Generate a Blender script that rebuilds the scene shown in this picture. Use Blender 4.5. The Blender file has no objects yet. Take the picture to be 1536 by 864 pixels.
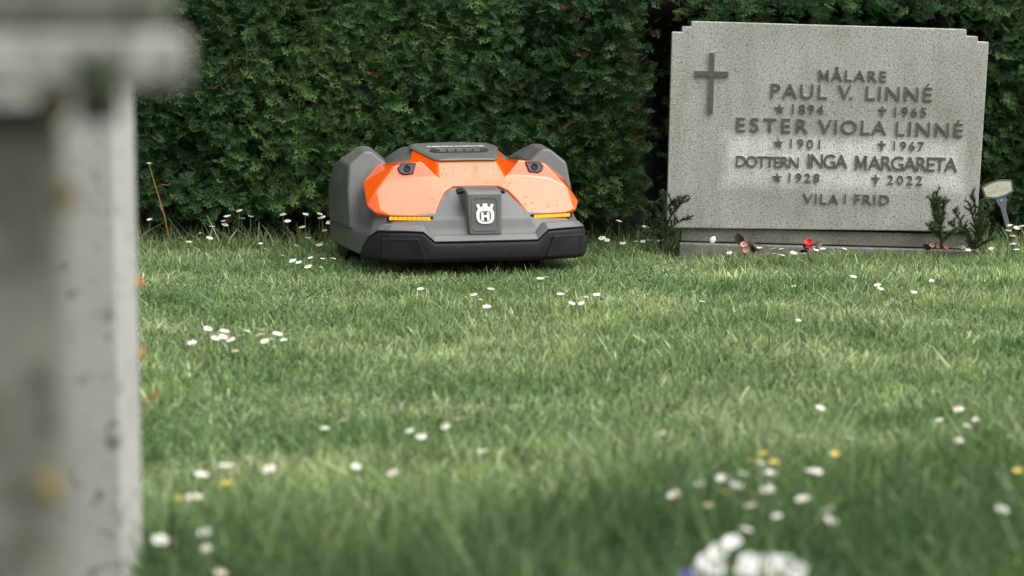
import bpy, bmesh, math, random
import numpy as np
from mathutils import Vector, Matrix, Euler

random.seed(7)
rng = np.random.default_rng(7)
scene = bpy.context.scene
COL = scene.collection
R = math.radians

# ------------------------------------------------------------------ camera
CAM_H = 0.65
F_PX = 85.0 / 36.0 * 1536.0
PITCH = math.atan((432 - 16) / F_PX)
cd = bpy.data.cameras.new('camera')
cam = bpy.data.objects.new('camera', cd)
COL.objects.link(cam)
cd.lens = 85.0
cd.sensor_width = 36.0
cd.clip_start = 0.05
cd.clip_end = 400.0
cam.location = (0, 0, CAM_H)
cam.rotation_euler = (math.pi / 2 - PITCH, 0, 0)
cd.dof.use_dof = True
cd.dof.focus_distance = 5.98
cd.dof.aperture_fstop = 4.4
scene.camera = cam

# ------------------------------------------------------------------ light
SUN_EL, SUN_AZ = R(62), R(108)          # azimuth clockwise from +Y: behind the camera, to the right
w = bpy.data.worlds.new('World')
scene.world = w
w.use_nodes = True
nt = w.node_tree
nt.nodes.clear()
sky = nt.nodes.new('ShaderNodeTexSky')
sky.sky_type = 'NISHITA'
sky.sun_disc = False
sky.sun_elevation = SUN_EL
sky.sun_rotation = SUN_AZ
sky.air_density = 1.0
sky.dust_density = 3.0
hs = nt.nodes.new('ShaderNodeHueSaturation')
hs.inputs['Saturation'].default_value = 0.18
bg = nt.nodes.new('ShaderNodeBackground')
bg.inputs['Strength'].default_value = 0.07
wo = nt.nodes.new('ShaderNodeOutputWorld')
nt.links.new(sky.outputs[0], hs.inputs['Color'])
nt.links.new(hs.outputs[0], bg.inputs['Color'])
nt.links.new(bg.outputs[0], wo.inputs['Surface'])

sd = bpy.data.lights.new('sun', 'SUN')
sd.energy = 1.5
sd.angle = R(85)
sd.color = (1.0, 0.985, 0.955)
sun = bpy.data.objects.new('sun', sd)
COL.objects.link(sun)
sdir = Vector((math.sin(SUN_AZ) * math.cos(SUN_EL), math.cos(SUN_AZ) * math.cos(SUN_EL), math.sin(SUN_EL)))
sun.rotation_euler = (-sdir).to_track_quat('-Z', 'Y').to_euler()

scene.view_settings.view_transform = 'Standard'
scene.view_settings.look = 'None'
scene.view_settings.exposure = 1.62
scene.view_settings.gamma = 1.0
scene.view_settings.use_curve_mapping = False
scene.render.engine = 'CYCLES'

# ------------------------------------------------------------------ helpers
FWD = Vector((0, math.cos(PITCH), -math.sin(PITCH)))
UPV = Vector((0, math.sin(PITCH), math.cos(PITCH)))
C0 = Vector((0, 0, CAM_H))


def ray(px, py):
    return Vector((1, 0, 0)) * ((px - 768) / F_PX) + UPV * ((432 - py) / F_PX) + FWD


def on_ground(px, py, z=0.0):
    d = ray(px, py)
    return C0 + d * ((z - CAM_H) / d.z)


def at_depth(px, py, Y):
    d = ray(px, py)
    return C0 + d * (Y / d.y)


def obj(name, me, mat=None, parent=None):
    o = bpy.data.objects.new(name, me)
    COL.objects.link(o)
    if parent is not None:
        o.parent = parent
    if mat is not None and me is not None and len(me.materials) == 0:
        me.materials.append(mat)
    return o


def tag(o, label=None, cat=None, group=None, kind=None):
    if label:
        o['label'] = label
    if cat:
        o['category'] = cat
    if group:
        o['group'] = group
    if kind:
        o['kind'] = kind
    return o


def thing(name, label, cat, loc=(0, 0, 0), rot=(0, 0, 0), group=None):
    o = bpy.data.objects.new(name, None)
    o.empty_display_size = 0.05
    COL.objects.link(o)
    o.location = loc
    o.rotation_euler = rot
    return tag(o, label, cat, group)


def mesh(name, verts, faces, smooth=False):
    me = bpy.data.meshes.new(name)
    me.from_pydata([tuple(v) for v in verts], [], [tuple(f) for f in faces])
    me.validate()
    bm = bmesh.new()
    bm.from_mesh(me)
    bmesh.ops.recalc_face_normals(bm, faces=bm.faces)
    bm.to_mesh(me)
    bm.free()
    if smooth:
        me.polygons.foreach_set('use_smooth', [True] * len(me.polygons))
    return me


def fast_mesh(name, V, F, col=None):
    """V (n,3) float, F (m,k) int with k 3 or 4, col (n,3) point colours."""
    me = bpy.data.meshes.new(name)
    n, (m, k) = len(V), F.shape
    me.vertices.add(n)
    me.vertices.foreach_set('co', np.ascontiguousarray(V, dtype=np.float32).ravel())
    me.loops.add(m * k)
    me.loops.foreach_set('vertex_index', np.ascontiguousarray(F, dtype=np.int32).ravel())
    me.polygons.add(m)
    me.polygons.foreach_set('loop_start', np.arange(0, m * k, k, dtype=np.int32))
    me.polygons.foreach_set('loop_total', np.full(m, k, dtype=np.int32))
    if col is not None:
        at = me.color_attributes.new('Col', 'FLOAT_COLOR', 'POINT')
        c4 = np.ones((n, 4), dtype=np.float32)
        c4[:, :3] = col
        at.data.foreach_set('color', c4.ravel())
    me.update(calc_edges=True)
    return me


def bevel(o, width, seg=3, angle=12):
    m = o.modifiers.new('bevel', 'BEVEL')
    m.width = width
    m.segments = seg
    m.limit_method = 'ANGLE'
    m.angle_limit = R(angle)
    m.harden_normals = False
    me = o.data
    me.polygons.foreach_set('use_smooth', [True] * len(me.polygons))
    wn = o.modifiers.new('wn', 'WEIGHTED_NORMAL')
    wn.keep_sharp = False
    return o


def mirror(verts, faces):
    """half cage with x>=0 -> whole, merging x==0 points"""
    V = [tuple(v) for v in verts]
    idx = {}
    out = list(V)
    for i, v in enumerate(V):
        if abs(v[0]) < 1e-6:
            idx[i] = i
        else:
            idx[i] = len(out)
            out.append((-v[0], v[1], v[2]))
    F = [tuple(f) for f in faces] + [tuple(idx[i] for i in reversed(f)) for f in faces]
    return out, F


def mm(vs):
    return [(a / 1000.0, b / 1000.0, c / 1000.0) for a, b, c in vs]


def rings_mesh(name, rings, close_ends=True, smooth=False):
    n = len(rings[0])
    V = [p for r in rings for p in r]
    F = []
    for i in range(len(rings) - 1):
        for j in range(n):
            a, b = i * n + j, i * n + (j + 1) % n
            F.append((a, b, b + n, a + n))
    if close_ends:
        F.append(tuple(range(n)))
        F.append(tuple(range((len(rings) - 1) * n, len(rings) * n)))
    return mesh(name, V, F, smooth)


def tube(name, pts, radii, sides=8, smooth=True):
    pts = [Vector(p) for p in pts]
    rings = []
    for i, p in enumerate(pts):
        t = (pts[min(i + 1, len(pts) - 1)] - pts[max(i - 1, 0)]).normalized()
        a = t.cross(Vector((0, 0, 1)))
        if a.length < 0.1:
            a = t.cross(Vector((1, 0, 0)))
        a.normalize()
        b = t.cross(a)
        r = radii[i] if hasattr(radii, '__len__') else radii
        rings.append([tuple(p + (a * math.cos(k * 2 * math.pi / sides) + b * math.sin(k * 2 * math.pi / sides)) * r) for k in range(sides)])
    return rings_mesh(name, rings, True, smooth)


def prism(name, outline, y0, y1):
    """outline in (x,z); extruded along y"""
    n = len(outline)
    V = [(x, y0, z) for x, z in outline] + [(x, y1, z) for x, z in outline]
    F = [tuple(range(n)), tuple(range(2 * n - 1, n - 1, -1))]
    for j in range(n):
        k = (j + 1) % n
        F.append((j, k, k + n, j + n))
    return mesh(name, V, F)


def wave(x, y, seed, scale, octaves=4):
    """cheap smooth noise, about -1..1"""
    r = np.random.default_rng(seed)
    out = np.zeros_like(x, dtype=float)
    tot = 0
    for o in range(octaves):
        f = scale * 1.9 ** o
        amp = 0.6 ** o
        for _ in range(5):
            a = r.uniform(0, 2 * np.pi)
            out += amp * np.sin((x * np.cos(a) + y * np.sin(a)) * f * r.uniform(.7, 1.3) + r.uniform(0, 6.28)) / 2.2
        tot += amp
    return out / tot


# ------------------------------------------------------------------ materials
class NM:
    def __init__(self, name):
        self.m = bpy.data.materials.new(name)
        self.m.use_nodes = True
        self.nt = self.m.node_tree
        self.b = self.nt.nodes['Principled BSDF']
        self.out = self.nt.nodes['Material Output']

    def n(self, t, **kw):
        nd = self.nt.nodes.new(t)
        for k, v in kw.items():
            setattr(nd, k, v)
        return nd

    def l(self, a, b):
        self.nt.links.new(a, b)

    def coord(self, scale=(1, 1, 1), loc=(0, 0, 0)):
        tc = self.n('ShaderNodeTexCoord')
        mp = self.n('ShaderNodeMapping')
        mp.inputs['Scale'].default_value = scale
        mp.inputs['Location'].default_value = loc
        self.l(tc.outputs['Object'], mp.inputs[0])
        return mp.outputs[0]

    def noise(self, vec, scale, detail=4, rough=0.55):
        nz = self.n('ShaderNodeTexNoise')
        nz.inputs['Scale'].default_value = scale
        nz.inputs['Detail'].default_value = detail
        nz.inputs['Roughness'].default_value = rough
        self.l(vec, nz.inputs['Vector'])
        return nz.outputs['Fac']

    def ramp(self, fac, stops, interp='LINEAR'):
        r = self.n('ShaderNodeValToRGB')
        r.color_ramp.interpolation = interp
        e = r.color_ramp.elements
        while len(e) < len(stops):
            e.new(0.5)
        for el, (p, c) in zip(e, stops):
            el.position = p
            el.color = (*c, 1) if len(c) == 3 else c
        self.l(fac, r.inputs[0])
        return r.outputs[0]

    def mix(self, fac, a, b, mode='MIX'):
        m = self.n('ShaderNodeMix', data_type='RGBA', blend_type=mode)
        for s, v in ((m.inputs[0], fac), (m.inputs[6], a), (m.inputs[7], b)):
            if hasattr(v, 'is_linked') or hasattr(v, 'links'):
                self.l(v, s)
            else:
                s.default_value = v if not isinstance(v, tuple) else ((*v, 1) if len(v) == 3 else v)
        return m.outputs[2]

    def math(self, op, a, b=0.0, c=None):
        m = self.n('ShaderNodeMath', operation=op)
        for s, v in zip(m.inputs, (a, b, c)):
            if v is None:
                continue
            if hasattr(v, 'links'):
                self.l(v, s)
            else:
                s.default_value = v
        return m.outputs[0]

    def bump(self, h, strength, dist):
        b = self.n('ShaderNodeBump')
        b.inputs['Strength'].default_value = strength
        b.inputs['Distance'].default_value = dist
        self.l(h, b.inputs['Height'])
        self.l(b.outputs[0], self.b.inputs['Normal'])

    def set(self, **kw):
        for k, v in kw.items():
            s = self.b.inputs[k.replace('_', ' ')]
            if hasattr(v, 'links'):
                self.l(v, s)
            else:
                s.default_value = (*v, 1) if isinstance(v, tuple) and len(v) == 3 else v
        return self


def plain(name, col, rough=0.6, var=0.15, scale=40, **kw):
    m = NM(name)
    v = m.coord()
    f = m.noise(v, scale)
    c0 = tuple(c * (1 - var) for c in col)
    c1 = tuple(min(1, c * (1 + var)) for c in col)
    m.set(Base_Color=m.ramp(f, [(.3, c0), (.7, c1)]), Roughness=rough, **kw)
    return m.m


def leaf_mat(name, rough=0.5, trans=0.35, gain=1.0, spec=0.3):
    """thin leaf: point colours, part of the light goes through"""
    m = NM(name)
    at = m.n('ShaderNodeAttribute', attribute_name='Col')
    m.set(Base_Color=at.outputs['Color'], Roughness=rough)
    m.b.inputs['Specular IOR Level'].default_value = spec
    tr = m.n('ShaderNodeBsdfTranslucent')
    hsv = m.n('ShaderNodeHueSaturation')
    hsv.inputs['Value'].default_value = 1.3
    hsv.inputs['Saturation'].default_value = 1.1
    m.l(at.outputs['Color'], hsv.inputs['Color'])
    m.l(hsv.outputs[0], tr.inputs['Color'])
    mx = m.n('ShaderNodeMixShader')
    mx.inputs[0].default_value = trans
    m.l(m.b.outputs[0], mx.inputs[1])
    m.l(tr.outputs[0], mx.inputs[2])
    m.l(mx.outputs[0], m.out.inputs['Surface'])
    return m.m


M = {}
# granite of the inscribed stone
m = NM('granite')
v = m.coord()
sp = m.noise(v, 300, 4, .75)
sp2 = m.noise(m.coord((1, 1, 1), (3, 1, 2)), 140, 3, .7)
big = m.noise(v, 5, 5, .6)
base = m.ramp(sp, [(.35, (.14, .14, .135)), (.45, (.36, .358, .342)), (.55, (.51, .506, .484)), (.65, (.66, .655, .63))])
dark = m.ramp(sp2, [(.34, (.50, .50, .49)), (.44, (.97, .97, .97)), (.62, (1.1, 1.1, 1.09))])
c = m.mix(1.0, base, dark, 'MULTIPLY')
stain = m.ramp(big, [(.3, (.72, .73, .66)), (.6, (1.0, .99, .95))])
c = m.mix(1.0, c, stain, 'MULTIPLY')
c = m.mix(1.0, c, m.ramp(m.noise(m.coord((1, 1, .12), (2, 0, 5)), 22, 5, .6), [(.36, (.88, .88, .85)), (.52, (1, 1, 1))]), 'MULTIPLY')
# a patch rubbed clean when the last name was cut
tc = m.n('ShaderNodeTexCoord')
sx = m.n('ShaderNodeSeparateXYZ')
m.l(tc.outputs['Object'], sx.inputs[0])
edge = m.math('MULTIPLY', m.math('SUBTRACT', m.noise(v, 14, 5, .6), .5), .05)
dx = m.math('SUBTRACT', m.math('ABSOLUTE', m.math('SUBTRACT', sx.outputs['X'], 0.042)), 0.305)
dz = m.math('SUBTRACT', m.math('ABSOLUTE', m.math('SUBTRACT', sx.outputs['Z'], 0.180)), 0.060)
dd = m.math('ADD', m.math('MAXIMUM', dx, dz), edge)
mask = m.n('ShaderNodeMapRange')
mask.inputs['From Min'].default_value = 0.022
mask.inputs['From Max'].default_value = -0.016
m.l(dd, mask.inputs['Value'])
c = m.mix(mask.outputs[0], c, m.mix(1.0, c, (1.62, 1.63, 1.70), 'MULTIPLY'))
# grime line near the foot
m.set(Base_Color=c, Roughness=.78)
m.b.inputs['Specular IOR Level'].default_value = .25
m.bump(m.math('ADD', sp, m.noise(v, 90, 3)), .5, .0012)
M['granite'] = m.m

m = NM('granite_letter')
v = m.coord()
sp = m.noise(v, 260, 2, .7)
m.set(Base_Color=m.ramp(sp, [(.35, (.055, .056, .051)), (.65, (.14, .14, .128))]), Roughness=.8)
m.bump(sp, .3, .001)
M['letter'] = m.m

m = NM('granite_plinth')
v = m.coord()
sp = m.noise(v, 240, 2, .7)
big = m.noise(v, 9, 5, .6)
c = m.ramp(sp, [(.34, (.10, .10, .09)), (.45, (.19, .19, .172)), (.7, (.29, .288, .262))])
c = m.mix(1.0, c, m.ramp(big, [(.35, (.6, .63, .55)), (.6, (1, 1, .96))]), 'MULTIPLY')
m.set(Base_Color=c, Roughness=.85)
m.bump(sp, .5, .0015)
M['plinth'] = m.m

# plastics of the mower
m = NM('grey_plastic')
v = m.coord()
f = m.noise(v, 900, 1)
d = m.noise(v, 9, 6, .65)
m.set(Base_Color=m.mix(m.ramp(m.noise(m.coord((1, 1, .35), (4, 4, 4)), 26, 8, .7), [(.5, (0, 0, 0)), (.75, (.35, .35, .35))]), m.ramp(d, [(.3, (.080, .084, .080)), (.7, (.108, .112, .106))]), (.17, .163, .14)), Roughness=m.ramp(d, [(.3, (.38,) * 3), (.7, (.52,) * 3)]))
m.bump(f, .12, .0004)
M['grey'] = m.m
m = NM('orange_shell')
v = m.coord()
d = m.noise(v, 12, 6, .65)
dots = m.ramp(m.noise(m.coord((1, 1, 1), (5, 2, 1)), 160, 2, .5), [(.26, (1, 1, 1)), (.285, (0, 0, 0))])
c = m.ramp(d, [(.35, (.84, .100, .003)), (.7, (.88, .115, .005))])
c = m.mix(m.math('MULTIPLY', dots, .6), c, (.12, .06, .03))
m.set(Base_Color=c, Roughness=.22)
m.b.inputs['Coat Weight'].default_value = .75
m.b.inputs['Coat Roughness'].default_value = .06
m.b.inputs['Coat IOR'].default_value = 1.48
M['orange'] = m.m
m = NM('black_plastic')
v = m.coord()
d = m.noise(m.coord((1, 1, 2), (3, 3, 3)), 14, 8, .7)
c = m.mix(m.ramp(d, [(.52, (0, 0, 0)), (.72, (.5, .5, .5))]), (.0095, .0105, .0105), (.032, .031, .027))
m.set(Base_Color=c, Roughness=.6)
m.b.inputs['Specular IOR Level'].default_value = .28
m.bump(m.noise(v, 700, 1), .1, .0004)
M['black_plastic'] = m.m
M['under'] = plain('underbody_plastic', (.012, .012, .010), .8)
M['rubber'] = plain('tyre_rubber', (.015, .015, .015), .85)
M['white_print'] = plain('white_print', (.72, .72, .70), .5, .05)
M['glass_black'] = plain('sensor_glass', (.012, .012, .014), .12, .1)
m = NM('amber_led')
m.set(Base_Color=(.7, .2, .01), Roughness=.3)
m.b.inputs['Emission Color'].default_value = (1.0, .30, .012, 1)
m.b.inputs['Emission Strength'].default_value = .55
M['amber'] = m.m
m = NM('screen')
m.set(Base_Color=(.05, .052, .05), Roughness=.2)
M['screen'] = m.m

# near memorial stones
def old_stone(name, light, dark, lichen, stain_lo, stain_hi, moss_and_shade, sc=7):
    m = NM(name)
    v = m.coord()
    a = m.noise(v, sc, 6, .62)
    b = m.noise(m.coord((1, 1, .45), (2, 4, 1)), sc * 2.3, 5, .6)
    c = m.ramp(a, [(stain_lo, dark), (stain_hi, light)])
    c = m.mix(m.ramp(b, [(.50, (0, 0, 0)), (.68, (.55, .55, .55))]), c, moss_and_shade)
    pit = m.ramp(m.noise(m.coord((1, 1, 1), (7, 3, 9)), 55, 3, .6), [(.33, (.35, .35, .34)), (.42, (1, 1, 1))])
    c = m.mix(.8, c, m.mix(1.0, c, pit, 'MULTIPLY'))
    if lichen:
        li = m.ramp(m.noise(m.coord((1, 1, 1), (1, 8, 4)), 13, 2, .4), [(.70, (0, 0, 0)), (.74, (1, 1, 1))])
        c = m.mix(m.math('MULTIPLY', li, .8), c, (.45, .28, .06))
    m.set(Base_Color=c, Roughness=.9)
    m.bump(a, .6, .004)
    return m.m


M['old_dark'] = old_stone('mossy_sandstone', (.24, .242, .20), (.085, .09, .07), False, .35, .68, (.05, .06, .03), 22)
M['old_cap'] = old_stone('weathered_cap', (.36, .355, .325), (.15, .152, .128), False, .36, .62, (.09, .10, .07), 26)
M['old_pale'] = old_stone('pale_granite_post', (.40, .392, .365), (.31, .303, .28), False, .3, .6, (.36, .355, .325))
M['moss_and_shade'] = plain('cap_shade_dark', (.030, .040, .018), .95, .4, 60)  # dark tone of the blob that paints the shadow under the cap
M['lichen'] = plain('yellow_lichen', (.25, .185, .055), .95, .3, 90)

# ground and plants
m = NM('lawn_soil')
v = m.coord()
c = m.ramp(m.noise(v, 3, 8, .65), [(.3, (.030, .045, .016)), (.55, (.05, .075, .026)), (.75, (.075, .095, .04))])
c = m.mix(m.noise(v, 70, 4), c, m.ramp(m.noise(v, 120, 3), [(.4, (.02, .024, .011)), (.6, (.07, .10, .035))]))
m.set(Base_Color=c, Roughness=.95)
m.bump(m.noise(v, 60, 6, .7), 1.0, .02)
M['soil'] = m.m
M['grass'] = leaf_mat('grass_blade', .55, .42, spec=.25)
M['spray'] = leaf_mat('conifer_spray', .6, .25, spec=.12)
M['leaf'] = leaf_mat('soft_leaf', .45, .3)
M['core'] = plain('hedge_light_block', (.010, .013, .007), .95, .5, 25)
M['bark'] = plain('hedge_bark', (.055, .038, .025), .9, .4, 50)
M['petal_white'] = plain('daisy_petal', (.62, .62, .59), .6, .04, 200)
M['petal_yellow'] = plain('yellow_petal', (.52, .41, .06), .5, .12, 200)
M['disc'] = plain('daisy_disc', (.62, .43, .04), .8, .2, 600)
M['stem'] = plain('flower_stem', (.09, .14, .04), .6, .2, 100)
M['stalk'] = plain('dry_stalk', (.34, .17, .06), .8, .25, 60)
M['orange_leaf'] = plain('orange_leaf', (.50, .17, .02), .6, .3, 60)
M['red_petal'] = plain('red_petal', (.62, .012, .010), .4, .2, 200)
M['pink_petal'] = plain('pink_petal', (.62, .27, .22), .5, .15, 200)
M['bronze_leaf'] = plain('bronze_leaf', (.055, .026, .020), .4, .35, 90)
M['purple_petal'] = plain('purple_petal', (.07, .035, .24), .5, .2, 100)
M['tag_plate'] = plain('tag_plate', (.40, .40, .29), .5, .06, 60)
M['tag_frame'] = plain('tag_frame', (.085, .092, .092), .55, .15, 60)
M['tag_ink'] = plain('tag_ink', (.12, .12, .09), .6)
M['blue_dot'] = plain('blue_dot', (.02, .30, .60), .4)

# ------------------------------------------------------------------ ground
g = 90.0
bm = bmesh.new()
N = 40
for i in range(N + 1):
    for j in range(N + 1):
        sx_ = (i / N * 2 - 1)
        sy_ = (j / N * 2 - 1)
        x = math.copysign(abs(sx_) ** 3, sx_) * g
        y = math.copysign(abs(sy_) ** 3, sy_) * g + 4
        bm.verts.new((x, y, -0.004 + 0.0 * x))
bm.verts.ensure_lookup_table()
for i in range(N):
    for j in range(N):
        a = i * (N + 1) + j
        bm.faces.new((bm.verts[a], bm.verts[a + N + 1], bm.verts[a + N + 2], bm.verts[a + 1]))
me = bpy.data.meshes.new('ground')
bm.to_mesh(me)
bm.free()
tag(obj('ground', me, M['soil']), kind='structure')

MOWER = Vector((-0.060, 5.835, 0.0))      # front centre of the mower on the ground
MYAW = R(13.5)
mc, ms = math.cos(MYAW), math.sin(MYAW)


# ------------------------------------------------------------------ hedge
def spray_template(seed, pairs=7, needles=False):
    """a flat frond, length 1 along +X in the XY plane; returns verts, tris, tip factor"""
    r = random.Random(seed)
    V, F, T = [], [], []

    def leaf(p, ang, ln, wd, z=0.0):
        i = len(V)
        dx_, dy_ = math.cos(ang), math.sin(ang)
        nx, ny = -dy_, dx_
        V.extend([(p[0], p[1], z),
                  (p[0] + dx_ * ln * .45 + nx * wd, p[1] + dy_ * ln * .45 + ny * wd, z + .01),
                  (p[0] + dx_ * ln, p[1] + dy_ * ln, z - .02 * r.random()),
                  (p[0] + dx_ * ln * .45 - nx * wd, p[1] + dy_ * ln * .45 - ny * wd, z + .01)])
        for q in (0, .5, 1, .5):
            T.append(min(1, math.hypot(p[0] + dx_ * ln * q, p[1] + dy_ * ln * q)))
        F.extend([(i, i + 1, i + 2), (i, i + 2, i + 3)])

    leaf((0, 0), 0, .6, .018)
    leaf((.5, 0), 0, .5, .026)
    for k in range(pairs):
        t = .10 + .72 * k / (pairs - 1)
        for s in (-1, 1):
            ln = (.50 * (1 - t) + .18) * r.uniform(.6, 1.3)
            a = s * R(r.uniform(28, 52)) * (1 - .2 * t)
            bx, by = t + r.uniform(-.05, .05), 0
            leaf((bx, by), a, ln, .024)
            q = r.uniform(.35, .6)
            qx, qy = bx + math.cos(a) * ln * q, by + math.sin(a) * ln * q
            l2 = ln * r.uniform(.3, .5) + .04
            leaf((qx, qy), a + R(r.uniform(28, 45)), l2, .022)
            leaf((qx, qy), a - R(r.uniform(28, 45)), l2, .022)
    V = np.array(V)
    V[:, 2] += -.12 * V[:, 0] ** 2 - .18 * V[:, 1] ** 2
    return V, np.array(F), np.array(T)


TEMPL = [spray_template(s, 4) for s in range(8)]


def frames(axis, up):
    axis = axis / np.linalg.norm(axis, axis=1, keepdims=True)
    z = up - (up * axis).sum(1, keepdims=True) * axis
    z /= np.linalg.norm(z, axis=1, keepdims=True)
    y = np.cross(z, axis)
    return axis, y, z


def build_sprays(name, pos, axis, up, size, c_in, c_tip, templates, mat, parent, seed=1):
    r = np.random.default_rng(seed)
    which = r.integers(0, len(templates), len(pos))
    Vs, Fs, Cs = [], [], []
    off = 0
    ax, yy, zz = frames(axis, up)
    for k, (TV, TF, TT) in enumerate(templates):
        s = np.where(which == k)[0]
        if not len(s):
            continue
        L = TV[None] * size[s, None, None]
        P = pos[s, None] + L[..., :1] * ax[s, None] + L[..., 1:2] * yy[s, None] + L[..., 2:3] * zz[s, None]
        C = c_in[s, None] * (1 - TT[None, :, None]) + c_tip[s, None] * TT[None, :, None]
        Vs.append(P.reshape(-1, 3))
        Cs.append(C.reshape(-1, 3))
        nF = TF[None] + (np.arange(len(s)) * len(TV))[:, None, None] + off
        Fs.append(nF.reshape(-1, 3))
        off += len(s) * len(TV)
    me = fast_mesh(name, np.concatenate(Vs), np.concatenate(Fs), np.concatenate(Cs))
    return obj(name, me, mat, parent)


GAP0, GAP1 = 0.362, 1.34      # the niche for the stone


def hedge_front(x, z):
    """y of the clipped face"""
    y = 6.66 + .016 * wave(x, z, 3, 7.0, 3) + .014 * wave(x, z, 4, 30.0, 2) + .012 * wave(x, z, 5, 95.0, 2)
    y = y - .05 * np.clip((z - .12) / .35, 0, 1) + .12 * np.clip((.12 - z) / .1, 0, 1)
    # niche behind the stone, roofed over above it
    s = np.clip((x - GAP0) / .05, 0, 1) * np.clip((GAP1 - x) / .06, 0, 1)
    roof = np.clip((z - .60) / .05, 0, 1)
    y = y + s * (1 - roof) * .26 - s * roof * .05
    y = y + .08 * np.clip((x - GAP1 + .05) / .05, 0, 1)
    return y


hedge = thing('clipped_hedge', 'tall dark green clipped conifer hedge along the back of the lawn', 'hedge', (0, 6.7, 0))
HO = np.array([0, 6.7, 0])
HX0, HX1, HZ1 = -2.35, 2.35, 1.45
nS = 30000
dens_in = 0.80
x = np.where(rng.random(nS) < dens_in, rng.uniform(-1.55, 1.65, nS), rng.uniform(HX0, HX1, nS))
z = np.where(rng.random(nS) < .80, rng.uniform(.09, .80, nS), rng.uniform(.10, HZ1, nS))
dep = rng.random(nS) ** 1.5 * .11 + .01
y = hedge_front(x, z) + dep
gapm = wave(x, z, 9, 11.0, 3) > .62           # thin places where one looks into the hedge
y = np.where(gapm, y + .05, y)
axis = np.stack([rng.normal(0, .75, nS), -.55 - .5 * rng.random(nS), rng.normal(.12, .55, nS)], 1)
up = np.stack([rng.normal(0, .45, nS), -.75 + rng.normal(0, .35, nS), .75 + rng.normal(0, .3, nS)], 1)
# wrap the sprays round the edges of the niche
edge_l = np.exp(-((x - GAP0) / .05) ** 2)
axis[:, 0] += .35 * edge_l
size = rng.uniform(.026, .056, nS)
lum = np.clip(1 + .30 * wave(x, z, 12, 6.0, 3) + rng.normal(0, .32, nS), .3, 2.2)
yel = np.clip(.20 + .35 * wave(x, z, 15, 5.0, 2) + rng.normal(0, .3, nS), 0, 1)[:, None]
cin = (np.array([.022, .055, .023]) * (1 - yel) + np.array([.042, .075, .024]) * yel) * lum[:, None]  # hedge's inner shade painted into darker spray bases; lighter tips are new growth
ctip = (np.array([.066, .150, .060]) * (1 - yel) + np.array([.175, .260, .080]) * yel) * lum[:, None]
dead = rng.random(nS) < (.014 + .04 * (wave(x, z, 18, 4.0, 2) > .35))
ctip[dead] = np.array([.32, .14, .045])
cin[dead] = np.array([.09, .05, .02])
size[dead] *= .6
axis[dead, 1] -= .5
# a bare dark slot where the clipped face ends beside the stone, thin growth in the niche
slot = (x > GAP0 - .012) & (x < GAP0 + .10) & (z < .80) & (rng.random(nS) < .93)
niche = (x > GAP0 + .08) & (x < GAP1) & (rng.random(nS) < .45)
y = np.where(slot, 7.3, y)
y = np.where(niche, 7.3, y)
pos = np.stack([x, y, z], 1) - HO
# the sprays that show largest stand as pieces of their own
vis = (np.abs(x) < 1.32) & (z < .63) & (dep < .045) & (~dead) & ~((x > GAP0) & (x < GAP1)) & (size > .044)
big_i = np.where(vis)[0][:240]
rest = np.ones(nS, bool)
rest[big_i] = False
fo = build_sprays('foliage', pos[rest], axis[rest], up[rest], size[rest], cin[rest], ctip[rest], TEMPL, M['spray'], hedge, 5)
tag(fo, kind='stuff')
spray_meshes = []
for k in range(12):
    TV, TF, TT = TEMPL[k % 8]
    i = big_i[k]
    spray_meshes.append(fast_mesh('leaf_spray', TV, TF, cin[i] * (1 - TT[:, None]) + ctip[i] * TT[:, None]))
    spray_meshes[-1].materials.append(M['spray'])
ax_, yy_, zz_ = frames(axis[big_i], up[big_i])
for q, i in enumerate(big_i):
    o = obj('leaf_spray', spray_meshes[q % 12], None, hedge)
    o.matrix_local = Matrix((
        (*[float(t) for t in (ax_[q, 0], yy_[q, 0], zz_[q, 0])], float(pos[i, 0])),
        (*[float(t) for t in (ax_[q, 1], yy_[q, 1], zz_[q, 1])], float(pos[i, 1])),
        (*[float(t) for t in (ax_[q, 2], yy_[q, 2], zz_[q, 2])], float(pos[i, 2])),
        (0, 0, 0, 1))) @ Matrix.Diagonal((float(size[i]),) * 3 + (1,))
# inner twigs as a solid dark mass added to block light (a lumpy wall that follows the face, 10 cm in) and the back
nx, nz = 90, 40
xs = np.linspace(HX0 + .03, HX1 - .03, nx)
zs = np.linspace(-.02, HZ1 - .02, nz)
X, Z = np.meshgrid(xs, zs, indexing='ij')
Y = hedge_front(X, np.maximum(Z, .16)) + .165 + .02 * wave(X, Z, 31, 30, 2)
Vc = np.stack([X, Y, Z], -1).reshape(-1, 3) - HO
Fc = [(i * nz + j, (i + 1) * nz + j, (i + 1) * nz + j + 1, i * nz + j + 1) for i in range(nx - 1) for j in range(nz - 1)]
nb = len(Vc)
Vb = np.stack([X, np.full_like(X, 7.5), Z], -1).reshape(-1, 3) - HO
Vall = [tuple(p) for p in np.concatenate([Vc, Vb])]
Fall = Fc + [tuple(q + nb for q in reversed(f)) for f in Fc]
for i in range(nx - 1):
    for j in (0, nz - 1):
        a, b = i * nz + j, (i + 1) * nz + j
        Fall.append((a, b, b + nb, a + nb))
for j in range(nz - 1):
    for i in (0, nx - 1):
        a, b = i * nz + j, i * nz + j + 1
        Fall.append((a, b, b + nb, a + nb))
obj('twig_light_block', mesh('twig_light_block', Vall, Fall, True), M['core'], hedge)
for k in range(13):
    xk = -2.1 + k * .35 + random.uniform(-.06, .06)
    yk = random.uniform(.12, .3)
    o = obj('trunk', tube('trunk', [(xk, yk, -.02), (xk + .01, yk, .10), (xk + random.uniform(-.03, .03), yk, .5)], [.026, .02, .014], 7), M['bark'], hedge)

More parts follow.
